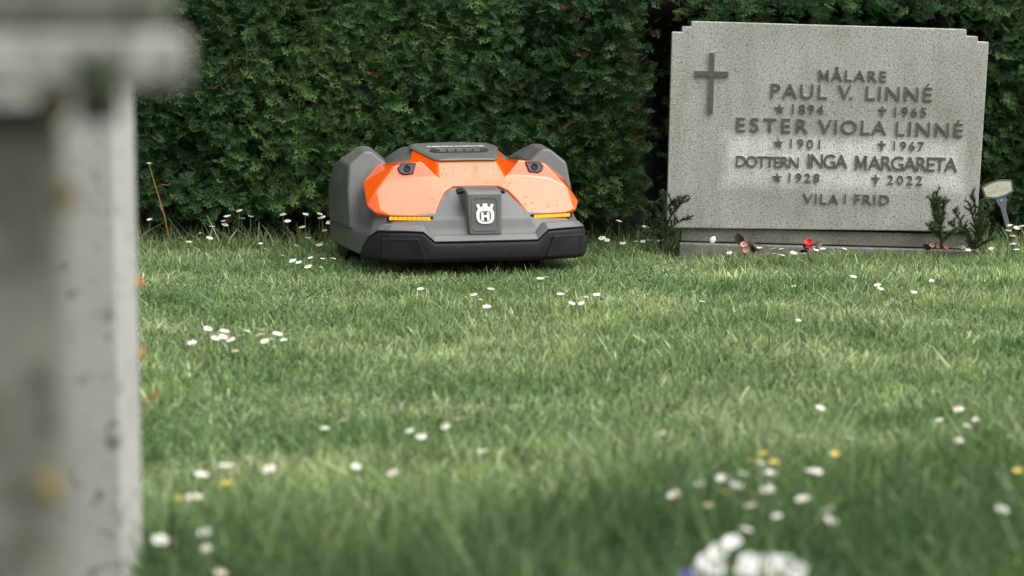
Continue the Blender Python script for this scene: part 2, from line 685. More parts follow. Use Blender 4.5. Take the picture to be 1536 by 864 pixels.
# ------------------------------------------------------------------ gravestone
ST = 0.085
stone = thing('gravestone', 'wide grey granite gravestone with raised cross and inscription, set into the hedge', 'gravestone',
              (0.8235, 6.38, 0.0739))
SM = Matrix.Translation((0.8235, 6.36, 0.0739)) @ (Matrix.Rotation(-.055, 4, 'Z') @ Matrix.Rotation(.0, 4, 'X') @ Matrix.Rotation(.0215, 4, 'Y'))
stone.matrix_world = SM
SMI = SM.inverted()


def face_uv(px, py):
    o = SMI @ C0
    d = SMI.to_3x3() @ ray(px, py)
    p = o + d * (-o.y / d.y)
    return p.x, p.z


# the hand-cut slab is a little taller at its left end
outl = [face_uv(*q) for q in ((999.5, 342), (1465, 347.7), (1483.3, 63), (1466.6, 62.4), (1466.8, 54.6), (1449.6, 54), (1449.8, 43.8),
                              (1037.5, 31.6), (1037.3, 39.8), (1023.5, 39.6), (1023.2, 48), (1008, 47.7))]
o = obj('slab', prism('slab', outl, 0, ST), M['granite'], stone)
bevel(o, .003, 2, 30)


def cap_height():
    cu = bpy.data.curves.new('t', 'FONT')
    cu.body = 'H'
    t = bpy.data.objects.new('t', cu)
    COL.objects.link(t)
    dg = bpy.context.evaluated_depsgraph_get()
    me = t.evaluated_get(dg).to_mesh()
    hh = max(v.co.y for v in me.vertices)
    bpy.data.objects.remove(t)
    bpy.data.curves.remove(cu)
    return hh


CAPH = cap_height()


def text_mesh(name, body, width, height, depth, bold=.007, stretch=1.08, bev=0.0):
    """letters in the XZ plane, baseline at z 0, x from 0 to width, standing out to -y by depth"""
    cu = bpy.data.curves.new('t', 'FONT')
    cu.body = body
    cu.offset = bold
    cu.extrude = .5
    cu.resolution_u = 4
    t = bpy.data.objects.new('t', cu)
    COL.objects.link(t)

    def ev():
        dg = bpy.context.evaluated_depsgraph_get()
        dg.update()
        return bpy.data.meshes.new_from_object(t.evaluated_get(dg))
    sz = height / (CAPH + 2 * bold)
    me = ev()
    xs = [v.co.x for v in me.vertices]
    w1 = max(xs) - min(xs)
    sxx = sz * stretch
    if len(body) > 1:
        cu.space_character = 2.0
        me2 = ev()
        xs = [v.co.x for v in me2.vertices]
        w2 = max(xs) - min(xs)
        sp_ = 1 + (width / sxx - w1) / (w2 - w1)
        cu.space_character = max(.85, sp_)
        me = ev()
        xs = [v.co.x for v in me.vertices]
        w1 = max(xs) - min(xs)
        sxx = width / w1
    x0 = min(xs)
    for v in me.vertices:
        v.co = ((v.co.x - x0) * sxx, -(v.co.z + .5) * depth + .0006, (v.co.y + bold) * sz)
    me.name = name
    bpy.data.objects.remove(t)
    bpy.data.curves.remove(cu)
    bm = bmesh.new()
    bm.from_mesh(me)
    bmesh.ops.recalc_face_normals(bm, faces=bm.faces)
    bm.to_mesh(me)
    bm.free()
    me.materials.clear()
    return me


RELIEF = .0055


def paint_faces(o):
    """the flat fronts are darkened, the cut edges show bare stone"""
    me = o.data
    me.materials.clear()
    me.materials.append(M['granite'])
    me.materials.append(M['letter'])
    for p in me.polygons:
        p.material_index = 1 if p.normal.y < -.7 else 0
    return o




def inscribe(name, body, xl, xr, yt, yb, label=None):
    u0, w0 = face_uv(xl, yb)
    u1, _ = face_uv(xr, yb)
    _, w1 = face_uv(xl, yt)
    o = obj(name, text_mesh(name, body, u1 - u0, w1 - w0, RELIEF), M['letter'], stone)
    paint_faces(o)
    o.location = (u0, 0, w0)
    if label:
        o['label'] = label
    return o




def letter_m(xl, xr, yt, yb):
    u0_, w0_ = face_uv(xl, yb)
    u1_, _ = face_uv(xr, yb)
    _, w1_ = face_uv(xl, yt)
    W_, H_ = u1_ - u0_, w1_ - w0_
    t_ = .175 * H_
    o_ = obj('inscription_letter', prism('inscription_letter', [(0, 0), (0, H_), (t_ * 1.1, H_), (W_ / 2, .40 * H_), (W_ - t_ * 1.1, H_), (W_, H_), (W_, 0), (W_ - t_, 0), (W_ - t_, .66 * H_),
             (W_ / 2 + .25 * t_, .10 * H_), (W_ / 2 - .25 * t_, .10 * H_), (t_, .66 * H_), (t_, 0)], .0006, -RELIEF), M['letter'], stone)
    paint_faces(o_)
    o_.location = (u0_, 0, w0_)


letter_m(1227.7, 1242.8, 104.5, 120.8)
letter_m(1282, 1299.8, 233, 254)
inscribe('inscription_word', 'ÅLARE', 1246.2, 1329.6, 104.8, 121)
for wd in (('PAUL', 1155.6, 1240.4, 125.2, 146.4), ('V.', 1256.8, 1279, 127.5, 148.5), ('LINNÉ', 1298.4, 1397.6, 128.8, 149.8),
           ('1894', 1188, 1235, 156, 170), ('1965', 1341.6, 1389, 160, 174),
           ('ESTER', 1104, 1212, 176, 197), ('VIOLA', 1226.8, 1329.4, 179, 200), ('LINNÉ', 1343.2, 1443.6, 182.5, 203.3),
           ('1901', 1185, 1230, 208.2, 222), ('1967', 1340, 1386, 211.7, 225),
           ('DOTTERN', 1104, 1198, 233.2, 249.6), ('INGA', 1211, 1271, 230.5, 251.2), ('ARGARETA', 1301.5, 1436, 233.3, 254.4),
           ('1928', 1183, 1229, 259.2, 272.4), ('2022', 1330.7, 1383, 262.6, 276),
           ('VILA', 1204.5, 1257.6, 290, 304.6), ('I', 1266.3, 1269.9, 290.8, 305), ('FRID', 1281.2, 1333.4, 291, 305.6)):
    inscribe('inscription_word', *wd)


def relief(name, pts2, cx, cy):
    u, w_ = face_uv(cx, cy)
    o = obj(name, prism(name, pts2, .0006, -RELIEF), M['letter'], stone)
    paint_faces(o)
    o.location = (u, 0, w_)
    return o


for cx, cy in ((1169.3, 162.8), (1167.8, 214.6), (1165.6, 266)):
    star = [((.0135 if k % 2 == 0 else .0055) * math.sin(k * math.pi / 5), (.0135 if k % 2 == 0 else .0055) * math.cos(k * math.pi / 5)) for k in range(10)]
    relief('birth_star', star, cx, cy)
for cx, cy in ((1323.5, 166.5), (1322.3, 218.2), (1313.3, 269.2)):
    a, b_ = .0026, .0105
    relief('death_cross', [(-a, -.0135), (a, -.0135), (a, .001), (b_, .001), (b_, .006), (a, .006), (a, .0125), (-a, .0125), (-a, .006), (-b_, .006), (-b_, .001), (-a, .001)], cx, cy)
u0, w0 = face_uv(1068.5, 79)
u1, w1 = face_uv(1065, 169.5)
ul, wl = face_uv(1042, 110)
ur, wr = face_uv(1092.6, 111)
uc = (u0 + u1) / 2
a = .0068
cz = (wl + wr) / 2
o = obj('raised_cross', prism('raised_cross', [(uc - a, w1), (uc + a, w1), (uc + a, cz - a), (ur, cz - a), (ur, cz + a), (uc + a, cz + a), (uc + a, w0),
        (uc - a, w0), (uc - a, cz + a), (ul, cz + a), (ul, cz - a), (uc - a, cz - a)], .0006, -.008), M['letter'], stone)
paint_faces(o)
# plinth and footing, level on the ground though the slab has sunk to one side
o = obj('plinth', prism('plinth', [(-.376, -.040), (.40, -.040), (.40, -.003), (-.376, -.003)], .012, ST + .05), M['plinth'], stone)
bevel(o, .003, 2, 30)
o = obj('footing', prism('footing', [(-.38, -.12), (.41, -.12), (.41, -.043), (-.38, -.043)], -.012, ST + .08), M['plinth'], stone)
bevel(o, .004, 2, 30)

# ------------------------------------------------------------------ robot mower
mow = thing('robot_mower', 'orange and grey robotic lawn mower with black bumper on the grass before the hedge', 'lawn mower',
            (MOWER.x, MOWER.y, 0.0), (0, 0, MYAW))
# local axes: x to the viewer's right, y away from the viewer, z up; millimetres below


def loft_half(name, rings, mat, bw, seg=3, ang=12, cap_top=True, cap_bot=True):
    """rings: half outlines from front centre (x=0) round to rear centre (x=0)"""
    full = []
    for r_ in rings:
        rr = mm(r_)
        full.append(rr + [(-p[0], p[1], p[2]) for p in reversed(rr[1:-1])])
    o = obj(name, rings_mesh(name, full), mat, mow)
    bevel(o, bw, seg, ang)
    return o


def zr(z, pts):
    return [(a, b, z) for a, b in pts]


loft_half('body', [
    zr(50, [(0, 30), (140, 33), (225, 56), (268, 112), (284, 200), (290, 330), (292, 480), (284, 630), (230, 695), (0, 705)]),
    zr(104, [(0, 22), (140, 26), (225, 50), (268, 108), (284, 200), (290, 330), (292, 480), (284, 630), (230, 698), (0, 708)]),
    zr(122, [(0, 34), (135, 38), (222, 62), (262, 116), (268, 200), (274, 330), (280, 480), (280, 625), (228, 692), (0, 702)]),
    zr(148, [(0, 42), (120, 50), (222, 82), (252, 136), (262, 220), (268, 330), (278, 480), (275, 620), (225, 688), (0, 698)]),
    zr(200, [(0, 108), (72, 111), (185, 150), (228, 190), (240, 280), (255, 380), (265, 480), (262, 605), (215, 665), (0, 675)]),
    zr(217, [(0, 131), (60, 132), (150, 205), (195, 245), (215, 310), (235, 390), (245, 480), (240, 585), (195, 640), (0, 650)]),
], M['grey'], .007, 3, 10)

# bumper: an upright black strip wrapping the front, its top edge stepping up at both sides
bo = [(0, 0), (70, 0), (128, 2), (156, 7), (200, 18), (236, 34), (262, 62), (278, 105), (287, 150)]
bt = [92, 92, 92, 116, 118, 118, 117, 98, 66]
bb = [47, 47, 47, 47, 47, 47, 47, 47, 47]


def normals2(pts):
    out = []
    for i, p in enumerate(pts):
        a = pts[max(i - 1, 0)]
        b = pts[min(i + 1, len(pts) - 1)]
        t = Vector((b[0] - a[0], b[1] - a[1]))
        if i == 0:
            t = Vector((1, 0))
        t.normalize()
        out.append((t.y, -t.x))
    return out


bn = normals2(bo)


def wrap_loft(name, rows, mat, bw, ang=14):
    """rows: list of (inset, z list) closed loop round the section"""
    half = []
    for i, p in enumerate(bo):
        half.append([(p[0] - bn[i][0] * ins, p[1] - bn[i][1] * ins, zl[i]) for ins, zl in rows])
    full = [mm([(-a, b, c) for a, b, c in r_]) for r_ in reversed(half[1:])] + [mm(r_) for r_ in half]
    o = obj(name, rings_mesh(name, full), mat, mow)
    bevel(o, bw, 2, ang)
    return o


up_ = lambda d: [t + d for t in bt]
mid_ = [b_ + (t - b_) * .55 for b_, t in zip(bb, bt)]
wrap_loft('bumper', [(30, [45] * 9), (5, [45] * 9), (0, [54] * 9), (-1.5, mid_), (2, up_(-5)), (6, up_(0)), (30, up_(0))], M['black_plastic'], .003, 20)
wrap_loft('bumper_trim', [(34, up_(-6)), (4, up_(2.5)), (3, up_(5)), (17, up_(17)), (36, up_(19))], M['grey'], .003, 14)
# shallow pads moulded into the bumper face
for s in (-1, 1):
    V = [(s * 148 / 1000, .0025, .052), (s * .252, .044, .052), (s * .252, .044, .104), (s * .168, .006, .104)]
    V2 = [(a * 1.0, b - .0035, c) for a, b, c in V]
    F = [(0, 1, 2, 3), (7, 6, 5, 4), (0, 4, 5, 1), (1, 5, 6, 2), (2, 6, 7, 3), (3, 7, 4, 0)]
    o = obj('bumper_pad', mesh('bumper_pad', V2 + [(a, b + .02, c) for a, b, c in V], F), M['black_plastic'], mow)
    bevel(o, .003, 2, 20)

# orange hood
HV = {
    'a0': (0, 131, 221), 'a1': (58, 131, 220), 'a2': (80, 118, 209), 'ab': (98, 92, 186), 'b': (116, 62, 158), 'm': (172, 72, 153), 'c': (224, 88, 154), 'd': (254, 112, 158),
    'e': (270, 150, 174), 'e2': (260, 255, 226), 'e3': (212, 318, 266),
    'f0': (0, 168, 241), 'f1': (86, 168, 240), 'n2': (122, 170, 240), 'n': (150, 171, 239), 'g': (198, 172, 233), 'h': (246, 160, 208), 'i': (246, 112, 168),
    'p1': (192, 187, 270), 'p2': (124, 185, 280), 'v1': (124, 345, 272), 't0': (0, 224, 277), 't1': (76, 226, 276), 't2': (112, 372, 299), 't3': (0, 376, 303),
}
HF = ['a0 a1 f1 f0', 'a1 a2 n2 f1', 'a2 ab n n2', 'ab b m n', 'm c g n', 'c i h g', 'c d i', 'd e h i', 'e e2 h', 'h e2 p1', 'h p1 g',
      'n2 n g p1 p2', 'f1 n2 p2', 'f1 p2 v1', 'p2 p1 e3 v1', 'p1 e2 e3', 'f1 v1 t2 t1', 'f0 f1 t1 t0', 't0 t1 t2 t3']
names = list(HV)
hv = [HV[k] for k in names]
hf = [tuple(names.index(q) for q in f.split()) for f in HF]
# rim turned down and in, so the shell has thickness
rim = ['a0', 'a1', 'a2', 'ab', 'b', 'm', 'c', 'd', 'e', 'e2', 'e3', 'v1', 't2', 't3']
ri = []
for k in rim:
    x_, y_, z_ = HV[k]
    ri.append(len(hv))
    hv.append((x_ * .965, y_ + 9, z_ - 10))
for q in range(len(rim) - 1):
    a, b_ = names.index(rim[q]), names.index(rim[q + 1])
    hf.append((b_, a, ri[q], ri[q + 1]))
V, F = mirror(mm(hv), hf)
o = obj('hood', mesh('hood', V, F), M['orange'], mow)
bevel(o, .0075, 4, 8)

# sensors in the two pods
pod = {k: Vector(HV[k]) / 1000 for k in ('n2', 'n', 'g', 'p1', 'p2')}
for s in (-1, 1):
    cen = (pod['n'] + pod['g'] + pod['p1'] + pod['p2']) / 4 + Vector((-.004, 0, .006))
    nrm = ((pod['p1'] - pod['n']).cross(pod['p2'] - pod['g'])).normalized()
    if nrm.y > 0:
        nrm = -nrm
    ex = (pod['g'] - pod['n2']).normalized()
    ez = nrm.cross(ex).normalized()
    if ez.z < 0:
        ez = -ez
    shape = [(-.025, .013), (.013, .0145), (.024, .006), (.021, -.008), (.011, -.0145), (-.014, -.0145)]
    ring_o = [cen + ex * a + ez * b_ + nrm * .0012 for a, b_ in shape]
    ring_t = [cen + ex * a * .92 + ez * b_ * .9 + nrm * .0030 for a, b_ in shape]
    ring_i = [cen + ex * a * .80 + ez * b_ * .76 + nrm * .0030 for a, b_ in shape]
    ring_r = [cen + ex * a * .72 + ez * b_ * .66 - nrm * .001 for a, b_ in shape]
    rr = [[(s * p.x, p.y, p.z) for p in r_] for r_ in (ring_o, ring_t, ring_i, ring_r)]
    o = obj('sensor', rings_mesh('sensor', rr), M['glass_black'], mow)
    lens = []
    for rad, dn in ((.0088, -.002), (.0088, .0035), (.0072, .0040), (.0065, .0025), (.0001, .0035)):
        lens.append([(s * q.x, q.y, q.z) for q in [cen + ex * rad * math.cos(k * math.pi / 8) + ez * rad * math.sin(k * math.pi / 8) + nrm * dn for k in range(16)]])
    obj('lens', rings_mesh('lens', lens, True, True), M['black_plastic'], o)

# amber light strips under the hood lobes
for s in (-1, 1):
    P0, P1 = Vector((.128, .0565, .1485)), Vector((.226, .0815, .1490))
    e = (P1 - P0).normalized()
    nr = Vector((e.y, -e.x, 0))
    seg = 9
    house = [P0 - e * .006, P1 + e * .006]
    ring = []
    for p in house:
        ring.append([(s * q.x, q.y, q.z) for q in (p - nr * .01 + Vector((0, 0, -.0075)), p + nr * .0035 + Vector((0, 0, -.0075)), p + nr * .0045 + Vector((0, 0, .0045)), p - nr * .01 + Vector((0, 0, .0045)))])
    lo = obj('light_strip', rings_mesh('light_strip', ring), M['black_plastic'], mow)
    for k in range(seg):
        q0, q1 = P0.lerp(P1, (k + .06) / seg), P0.lerp(P1, (k + .94) / seg)
        ring = []
        for p in (q0, q1):
            ring.append([(s * q.x, q.y, q.z) for q in (p + Vector((0, 0, -.0052)), p + nr * .0062 + Vector((0, 0, -.0046)), p + nr * .0072 + Vector((0, 0, .0032)), p + Vector((0, 0, .0034)))])
        obj('amber_lamp', rings_mesh('amber_lamp', ring), M['amber'], lo)

# a few grass clippings lying on the shell
CV, CF, CC = [], [], []
for q in range(34):
    s = random.choice((-1, 1))
    quad = [Vector(HV[k_]) / 1000 for k_ in random.choice((('m', 'c', 'g', 'n'), ('ab', 'b', 'm', 'n'), ('a1', 'a2', 'n2', 'f1'), ('f0', 'f1', 't1', 't0')))]
    a_, b_ = random.uniform(.1, .9), random.uniform(.08, .6)
    p = quad[0].lerp(quad[1], a_).lerp(quad[3].lerp(quad[2], a_), b_)
    nr = (quad[1] - quad[0]).cross(quad[3] - quad[0]).normalized()
    if nr.z < 0:
        nr = -nr
    d_ = (quad[1] - quad[0]).normalized()
    d_ = (Matrix.Rotation(random.uniform(0, 6.28), 3, nr) @ d_) * random.uniform(.002, .006)
    w_ = nr.cross(d_).normalized() * random.uniform(.0004, .0009)
    p = p + nr * .0012
    i = len(CV)
    for v_ in (p - d_ - w_, p - d_ + w_, p + d_ + w_ * .4 + nr * .001, p + d_ - w_ * .4 + nr * .001):
        CV.append((s * v_.x, v_.y, v_.z))
        CC.append((.10, .13, .045) if q % 3 else (.20, .17, .08))
    CF.append((i, i + 1, i + 2, i + 3))
tag(obj('grass_clippings', fast_mesh('grass_clippings', np.array(CV), np.array(CF), np.array(CC)), M['grass'], mow), kind='stuff')

# upright badge block on the nose
bv = mm([(-40, 15, 108), (40, 15, 108), (44, 32, 209), (-44, 32, 209), (-45, 50, 218), (45, 50, 218), (46, 128, 222), (-46, 128, 222), (40, 60, 108), (-40, 60, 108)])
bf = [(0, 1, 2, 3), (3, 2, 5, 4), (4, 5, 6, 7), (0, 3, 4, 7, 9), (1, 8, 6, 5, 2), (8, 9, 7, 6), (0, 9, 8, 1)]
o = obj('badge_block', mesh('badge_block', bv, bf), M['grey'], mow)
bevel(o, .005, 3, 12)
# recessed badge plate frame (thin raised rim) and the emblem
bd = Vector((0, .017, .101)).normalized()          # up the face
bnrm = Vector((0, -.101, .017)).normalized()       # out of the face
bc = Vector((0, .0236, .159))


def on_badge(x_, z_, d):
    return bc + Vector((1, 0, 0)) * x_ + bd * z_ + bnrm * d


ow, oh, th = .033, .041, .003
ring = []
for (a, b_, d) in ((ow, oh, 0.0), (ow, oh, .0015), (ow - th, oh - th, .0015), (ow - th - .001, oh - th - .001, 0.0)):
    cr = .008
    pts = []
    for cxx, czz, st in ((a - cr, b_ - cr, 0), (-a + cr, b_ - cr, 90), (-a + cr, -b_ + cr, 180), (a - cr, -b_ + cr, 270)):
        for k in range(4):
            an = R(st + k * 30)
            pts.append(tuple(on_badge(cxx + cr * math.cos(an), czz + cr * math.sin(an), d)))
    ring.append(pts)
plate = obj('badge_rim', rings_mesh('badge_rim', ring, False, False), M['grey'], mow)


def curve2d_mesh(name, loops, depth):
    cu = bpy.data.curves.new('c', 'CURVE')
    cu.dimensions = '2D'
    cu.fill_mode = 'BOTH'
    cu.extrude = depth
    for lp in loops:
        sp_ = cu.splines.new('POLY')
        sp_.points.add(len(lp) - 1)
        for p, q in zip(sp_.points, lp):
            p.co = (q[0], q[1], 0, 1)
        sp_.use_cyclic_u = True
    t = bpy.data.objects.new('c', cu)
    COL.objects.link(t)
    dg = bpy.context.evaluated_depsgraph_get()
    dg.update()
    me = bpy.data.meshes.new_from_object(t.evaluated_get(dg))
    me.name = name
    me.materials.clear()
    bpy.data.objects.remove(t)
    return me


def superell(w_, h_top, h_bot, cy, n=40, p=3.0):
    out = []
    for k in range(n):
        a = 2 * math.pi * k / n
        ca, sa = math.cos(a), math.sin(a)
        hh = h_top if sa > 0 else h_bot
        out.append((w_ * math.copysign(abs(ca) ** (2 / p), ca), cy + hh * math.copysign(abs(sa) ** (2 / p), sa)))
    return out


# emblem units: half width 1 = 16 mm
outer = [q for q in superell(1.0, .62, 1.02, 0.0, 56, 2.9)]
crown = [(-.66, .50), (-.84, .70), (-.98, 1.02), (-.94, 1.08), (-.62, 1.14), (-.60, .92), (-.50, .80), (-.40, .80), (-.29, .90), (-.24, 1.18), (.24, 1.18), (.29, .90), (.40, .80), (.50, .80), (.60, .92), (.62, 1.14), (.94, 1.08), (.98, 1.02), (.84, .70), (.66, .50)]
top_pts = [q for q in outer if q[1] <= .46]
# outline: lower bowl followed by the crown
bowl = sorted([q for q in outer if q[1] <= .40], key=lambda q: -math.atan2(q[0], -q[1]))
# walk from right shoulder down round to left shoulder
outline = [(.80, .58)] + bowl + [(-.80, .58)] + crown[1:-1]
inner = superell(.62, .40, .74, -.06, 40, 3.6)
H = [(-.46, .24), (-.46, -.70), (-.18, -.70), (-.18, -.33), (.18, -.33), (.18, -.70), (.46, -.70), (.46, .24), (.18, .24), (.18, -.08), (-.18, -.08), (-.18, .24)]
k = .0225
me = curve2d_mesh('emblem', [[(a * k, b_ * k) for a, b_ in L_] for L_ in (outline, inner, H)], .0006)
o = obj('emblem', me, M['white_print'], plate)
o.matrix_local = Matrix(((1, 0, 0, 0), (0, bd.y, bnrm.y, 0), (0, bd.z, bnrm.z, 0), (0, 0, 0, 1)))
o.location = on_badge(0, -.001, .0022)
# finger slots either side of the block
for s in (-1, 1):
    V = [(s * .044, .080, .217), (s * .060, .084, .212), (s * .060, .070, .203), (s * .044, .066, .207)]
    V = V + [(a, b_ - .006, c_ + .006) for a, b_, c_ in V]
    o = obj('catch', mesh('catch', V, [(0, 1, 2, 3), (4, 5, 6, 7), (0, 1, 5, 4), (1, 2, 6, 5), (2, 3, 7, 6), (3, 0, 4, 7)]), M['black_plastic'], mow)
    bevel(o, .001, 1, 20)

# grey cover with the screen on top of the turret
cv = mm([(0, 218, 276), (74, 220, 275), (84, 240, 278), (118, 380, 300), (108, 440, 305), (0, 445, 307),
         (0, 221, 283), (68, 223, 282), (78, 243, 285), (106, 378, 306), (96, 432, 310), (0, 437, 313)])
cf = [(0, 1, 7, 6), (1, 2, 8, 7), (2, 3, 9, 8), (3, 4, 10, 9), (4, 5, 11, 10), (6, 7, 8, 9, 10, 11), (5, 4, 3, 2, 1, 0)]
V, F = mirror(cv, cf)
cover = obj('display_cover', mesh('display_cover', V, F), M['grey'], mow)
bevel(cover, .004, 3, 12)
sl = Vector((0, 155, 24)).normalized()
sn = Vector((0, -24, 155)).normalized()
sc0 = Vector((0, .318, .2975))
pts = []
for cxx, st in ((.052, -90), (-.052, 90)):
    for q in range(9):
        an = R(st + q * 22.5)
        pts.append((cxx + .024 * math.cos(an), .024 * math.sin(an)))
ring = [[tuple(sc0 + Vector((a * f_, 0, 0)) + sl * b_ * f_ + sn * d) for a, b_ in pts] for f_, d in ((1, -.004), (1, .0014), (.9, .0014), (.86, .0002))]
scr = obj('screen', rings_mesh('screen', ring), M['screen'], cover)
kp = []
for q in range(5):
    x0_ = -.044 + q * .022
    V = []
    for f_, d in ((1, .0), (.9, .003)):
        V.append([tuple(sc0 + Vector((x0_ + a * f_, 0, 0)) + sl * b_ * f_ + sn * d) for a, b_ in ((-.009, -.010), (.009, -.010), (.009, .012), (-.009, .012))])
    obj('key', rings_mesh('key', V), M['grey'], scr)
tm = text_mesh('cover_lettering', 'HUSQVARNA AUTOMOWER', .150, .0085, .0006, .01, 1.1)
o = obj('cover_lettering', tm, M['white_print'], cover)
t0 = sc0 + sl * .040 + sn * .0014
o.matrix_local = Matrix(((1, 0, 0, -.075), (0, -sn.y, sl.y, t0.y), (0, -sn.z, sl.z, t0.z), (0, 0, 0, 1)))

# rear cover
def sec(y_, pts):
    return [(a, y_, c_) for a, c_ in pts]


def loft_y(name, secs, mat, bw, seg=3, ang=12, s=0):
    full = []
    for r_ in secs:
        rr = mm(r_)
        if s == 0:
            full.append(rr + [(-p[0], p[1], p[2]) for p in reversed(rr) if abs(p[0]) > 1e-6])
        else:
            full.append([(s * p[0], p[1], p[2]) for p in rr])
    o = obj(name, rings_mesh(name, full), mat, mow)
    bevel(o, bw, seg, ang)
    return o


loft_y('rear_cover', [
    sec(352, [(0, 300), (98, 296), (134, 266), (160, 240), (160, 200), (0, 200)]),
    sec(425, [(0, 307), (108, 303), (152, 272), (172, 245), (172, 200), (0, 200)]),
    sec(560, [(0, 298), (105, 294), (150, 265), (175, 240), (175, 200), (0, 200)]),
    sec(690, [(0, 245), (95, 241), (140, 220), (165, 205), (165, 190), (0, 190)])], M['grey'], .010, 3, 10)

# wheel fenders
for s in (-1, 1):
    loft_y('fender', [
        [(290, 272, 106), (291, 300, 200), (284, 322, 262), (243, 334, 297), (222, 336, 297), (184, 328, 264), (190, 298, 180), (214, 268, 106)],
        [(296, 400, 106), (300, 410, 212), (291, 420, 272), (240, 425, 306), (215, 425, 306), (174, 425, 274), (174, 420, 180), (174, 420, 110)],
        [(296, 545, 106), (298, 545, 205), (286, 545, 252), (236, 548, 284), (214, 548, 284), (174, 548, 260), (172, 548, 180), (172, 548, 110)],
        [(282, 645, 110), (283, 650, 175), (270, 650, 210), (230, 650, 235), (212, 650, 235), (176, 650, 220), (175, 650, 170), (175, 650, 110)]],
        M['grey'], .007, 4, 10, s)

# underside, wheels
loft_half('chassis', [zr(36, [(0, 90), (180, 100), (220, 150), (235, 620), (0, 640)]), zr(70, [(0, 60), (190, 70), (240, 120), (250, 640), (0, 660)])], M['under'], .006)


def wheel(name, x_, y_, rad, wid, hubr):
    def ringx(xx, rr, n=28, bump=0):
        return [(xx, y_ + (rr + (bump if k % 2 else 0)) * math.cos(k * 2 * math.pi / n), rad + (rr + (bump if k % 2 else 0)) * math.sin(k * 2 * math.pi / n)) for k in range(n)]
    wo_ = obj(name, rings_mesh(name, [ringx(x_ - wid / 2, rad * .8), ringx(x_ - wid / 2 * .9, rad - .004), ringx(x_, rad - .003, bump=.003), ringx(x_ + wid / 2 * .9, rad - .004), ringx(x_ + wid / 2, rad * .8)]), M['rubber'], mow)
    obj('hub', rings_mesh('hub', [ringx(x_ - wid / 2 - .002, hubr), ringx(x_ + wid / 2 + .002, hubr)]), M['grey'], wo_)


for s in (-1, 1):
    wheel('rear_wheel', s * .243, .500, .122, .065, .06)
    wheel('front_wheel', s * .150, .170, .045, .035, .02)

# ------------------------------------------------------------------ near memorials at the left edge
near = thing('old_headstone', 'blurred dark mossy headstone with projecting pale cap at the left edge, nearest the camera', 'headstone', (0, 0, 0))
YN = 1.10
xr = at_depth(98, 400, YN).x
xc = at_depth(258, 100, YN - .03).x
near.location = (xr, YN, 0)
near.rotation_euler = (0, 0, R(13))
LN = Vector(near.location)


def boxm(name, x0, x1, y0, y1, z0, z1, rx=0.0, n=6):
    """a block whose faces are cut into a grid and slightly uneven"""
    bm = bmesh.new()
    bmesh.ops.create_cube(bm, size=1)
    bmesh.ops.scale(bm, vec=(x1 - x0, y1 - y0, z1 - z0), verts=bm.verts)
    bmesh.ops.translate(bm, vec=((x0 + x1) / 2, (y0 + y1) / 2, (z0 + z1) / 2), verts=bm.verts)
    me = bpy.data.meshes.new(name)
    bm.to_mesh(me)
    bm.free()
    return me


o = obj('shaft', boxm('shaft', xr - .36 - LN.x, xr - LN.x, YN - LN.y, YN + .13 - LN.y, -.05, .602), M['old_dark'], near)
bevel(o, .008, 3, 30)
zc = at_depth(287, 137, YN - .03).z
o = obj('cap', boxm('cap', xc - .48 - LN.x, xc - LN.x, YN - .035 - LN.y, YN + .165 - LN.y, zc, zc + .026), M['old_cap'], near)
bevel(o, .006, 3, 30)
o = obj('cap_top', boxm('cap_top', xc - .48 - LN.x, xc - .006 - LN.x, YN - .031 - LN.y, YN + .16 - LN.y, zc + .026, zc + .085), M['old_dark'], near)
bevel(o, .010, 3, 30)


def blob(name, mat, parent, cx, cy, cz, rx, ry, rz, seed):
    bm = bmesh.new()
    bmesh.ops.create_icosphere(bm, subdivisions=3, radius=1)
    r_ = random.Random(seed)
    ph = [r_.uniform(0, 6) for _ in range(6)]
    for v in bm.verts:
        k_ = 1 + .22 * math.sin(4 * v.co.x + ph[0]) * math.sin(5 * v.co.z + ph[1]) + .12 * math.sin(11 * v.co.x + ph[2]) * math.sin(9 * v.co.z + ph[3]) + .08 * math.sin(19 * v.co.y + ph[4])
        v.co = Vector((cx + v.co.x * rx * k_, cy + v.co.y * ry * k_, cz + v.co.z * rz * k_))
    me = bpy.data.meshes.new(name)
    bm.to_mesh(me)
    bm.free()
    me.polygons.foreach_set('use_smooth', [True] * len(me.polygons))
    return obj(name, me, mat, parent)


for px, py, rr, sd_ in ((80, 155, .0075, 1), (98, 292, .0055, 2), (76, 730, .0055, 3)):
    p = Matrix.Rotation(R(-13), 3, 'Z') @ (at_depth(px, py, YN) - LN)
    p.y = 0
    blob('lichen_patch', M['lichen'], near, p.x, p.y + .001, p.z, rr, .003, rr * 1.2, sd_)

pm = Matrix.Rotation(R(-13), 3, 'Z') @ (at_depth(150, 132, YN - .045) - LN)
blob('cap_shade_blob', M['moss_and_shade'], near, pm.x, pm.y, pm.z, .0105, .007, .0155, 6)  # dark blob added in place of the shadow under the cap

YP = 2.45
px_r = at_depth(177, 430, YP).x
post = thing('granite_post', 'pale grey weathered granite post standing upright behind the dark mossy headstone', 'post', (px_r - .075, YP + .068, 0), (0, R(-.15), 0))
o = obj('shaft', boxm('shaft', -.09, .075, -.068, .068, -.05, .80), M['old_pale'], post)
bevel(o, .004, 3, 30)


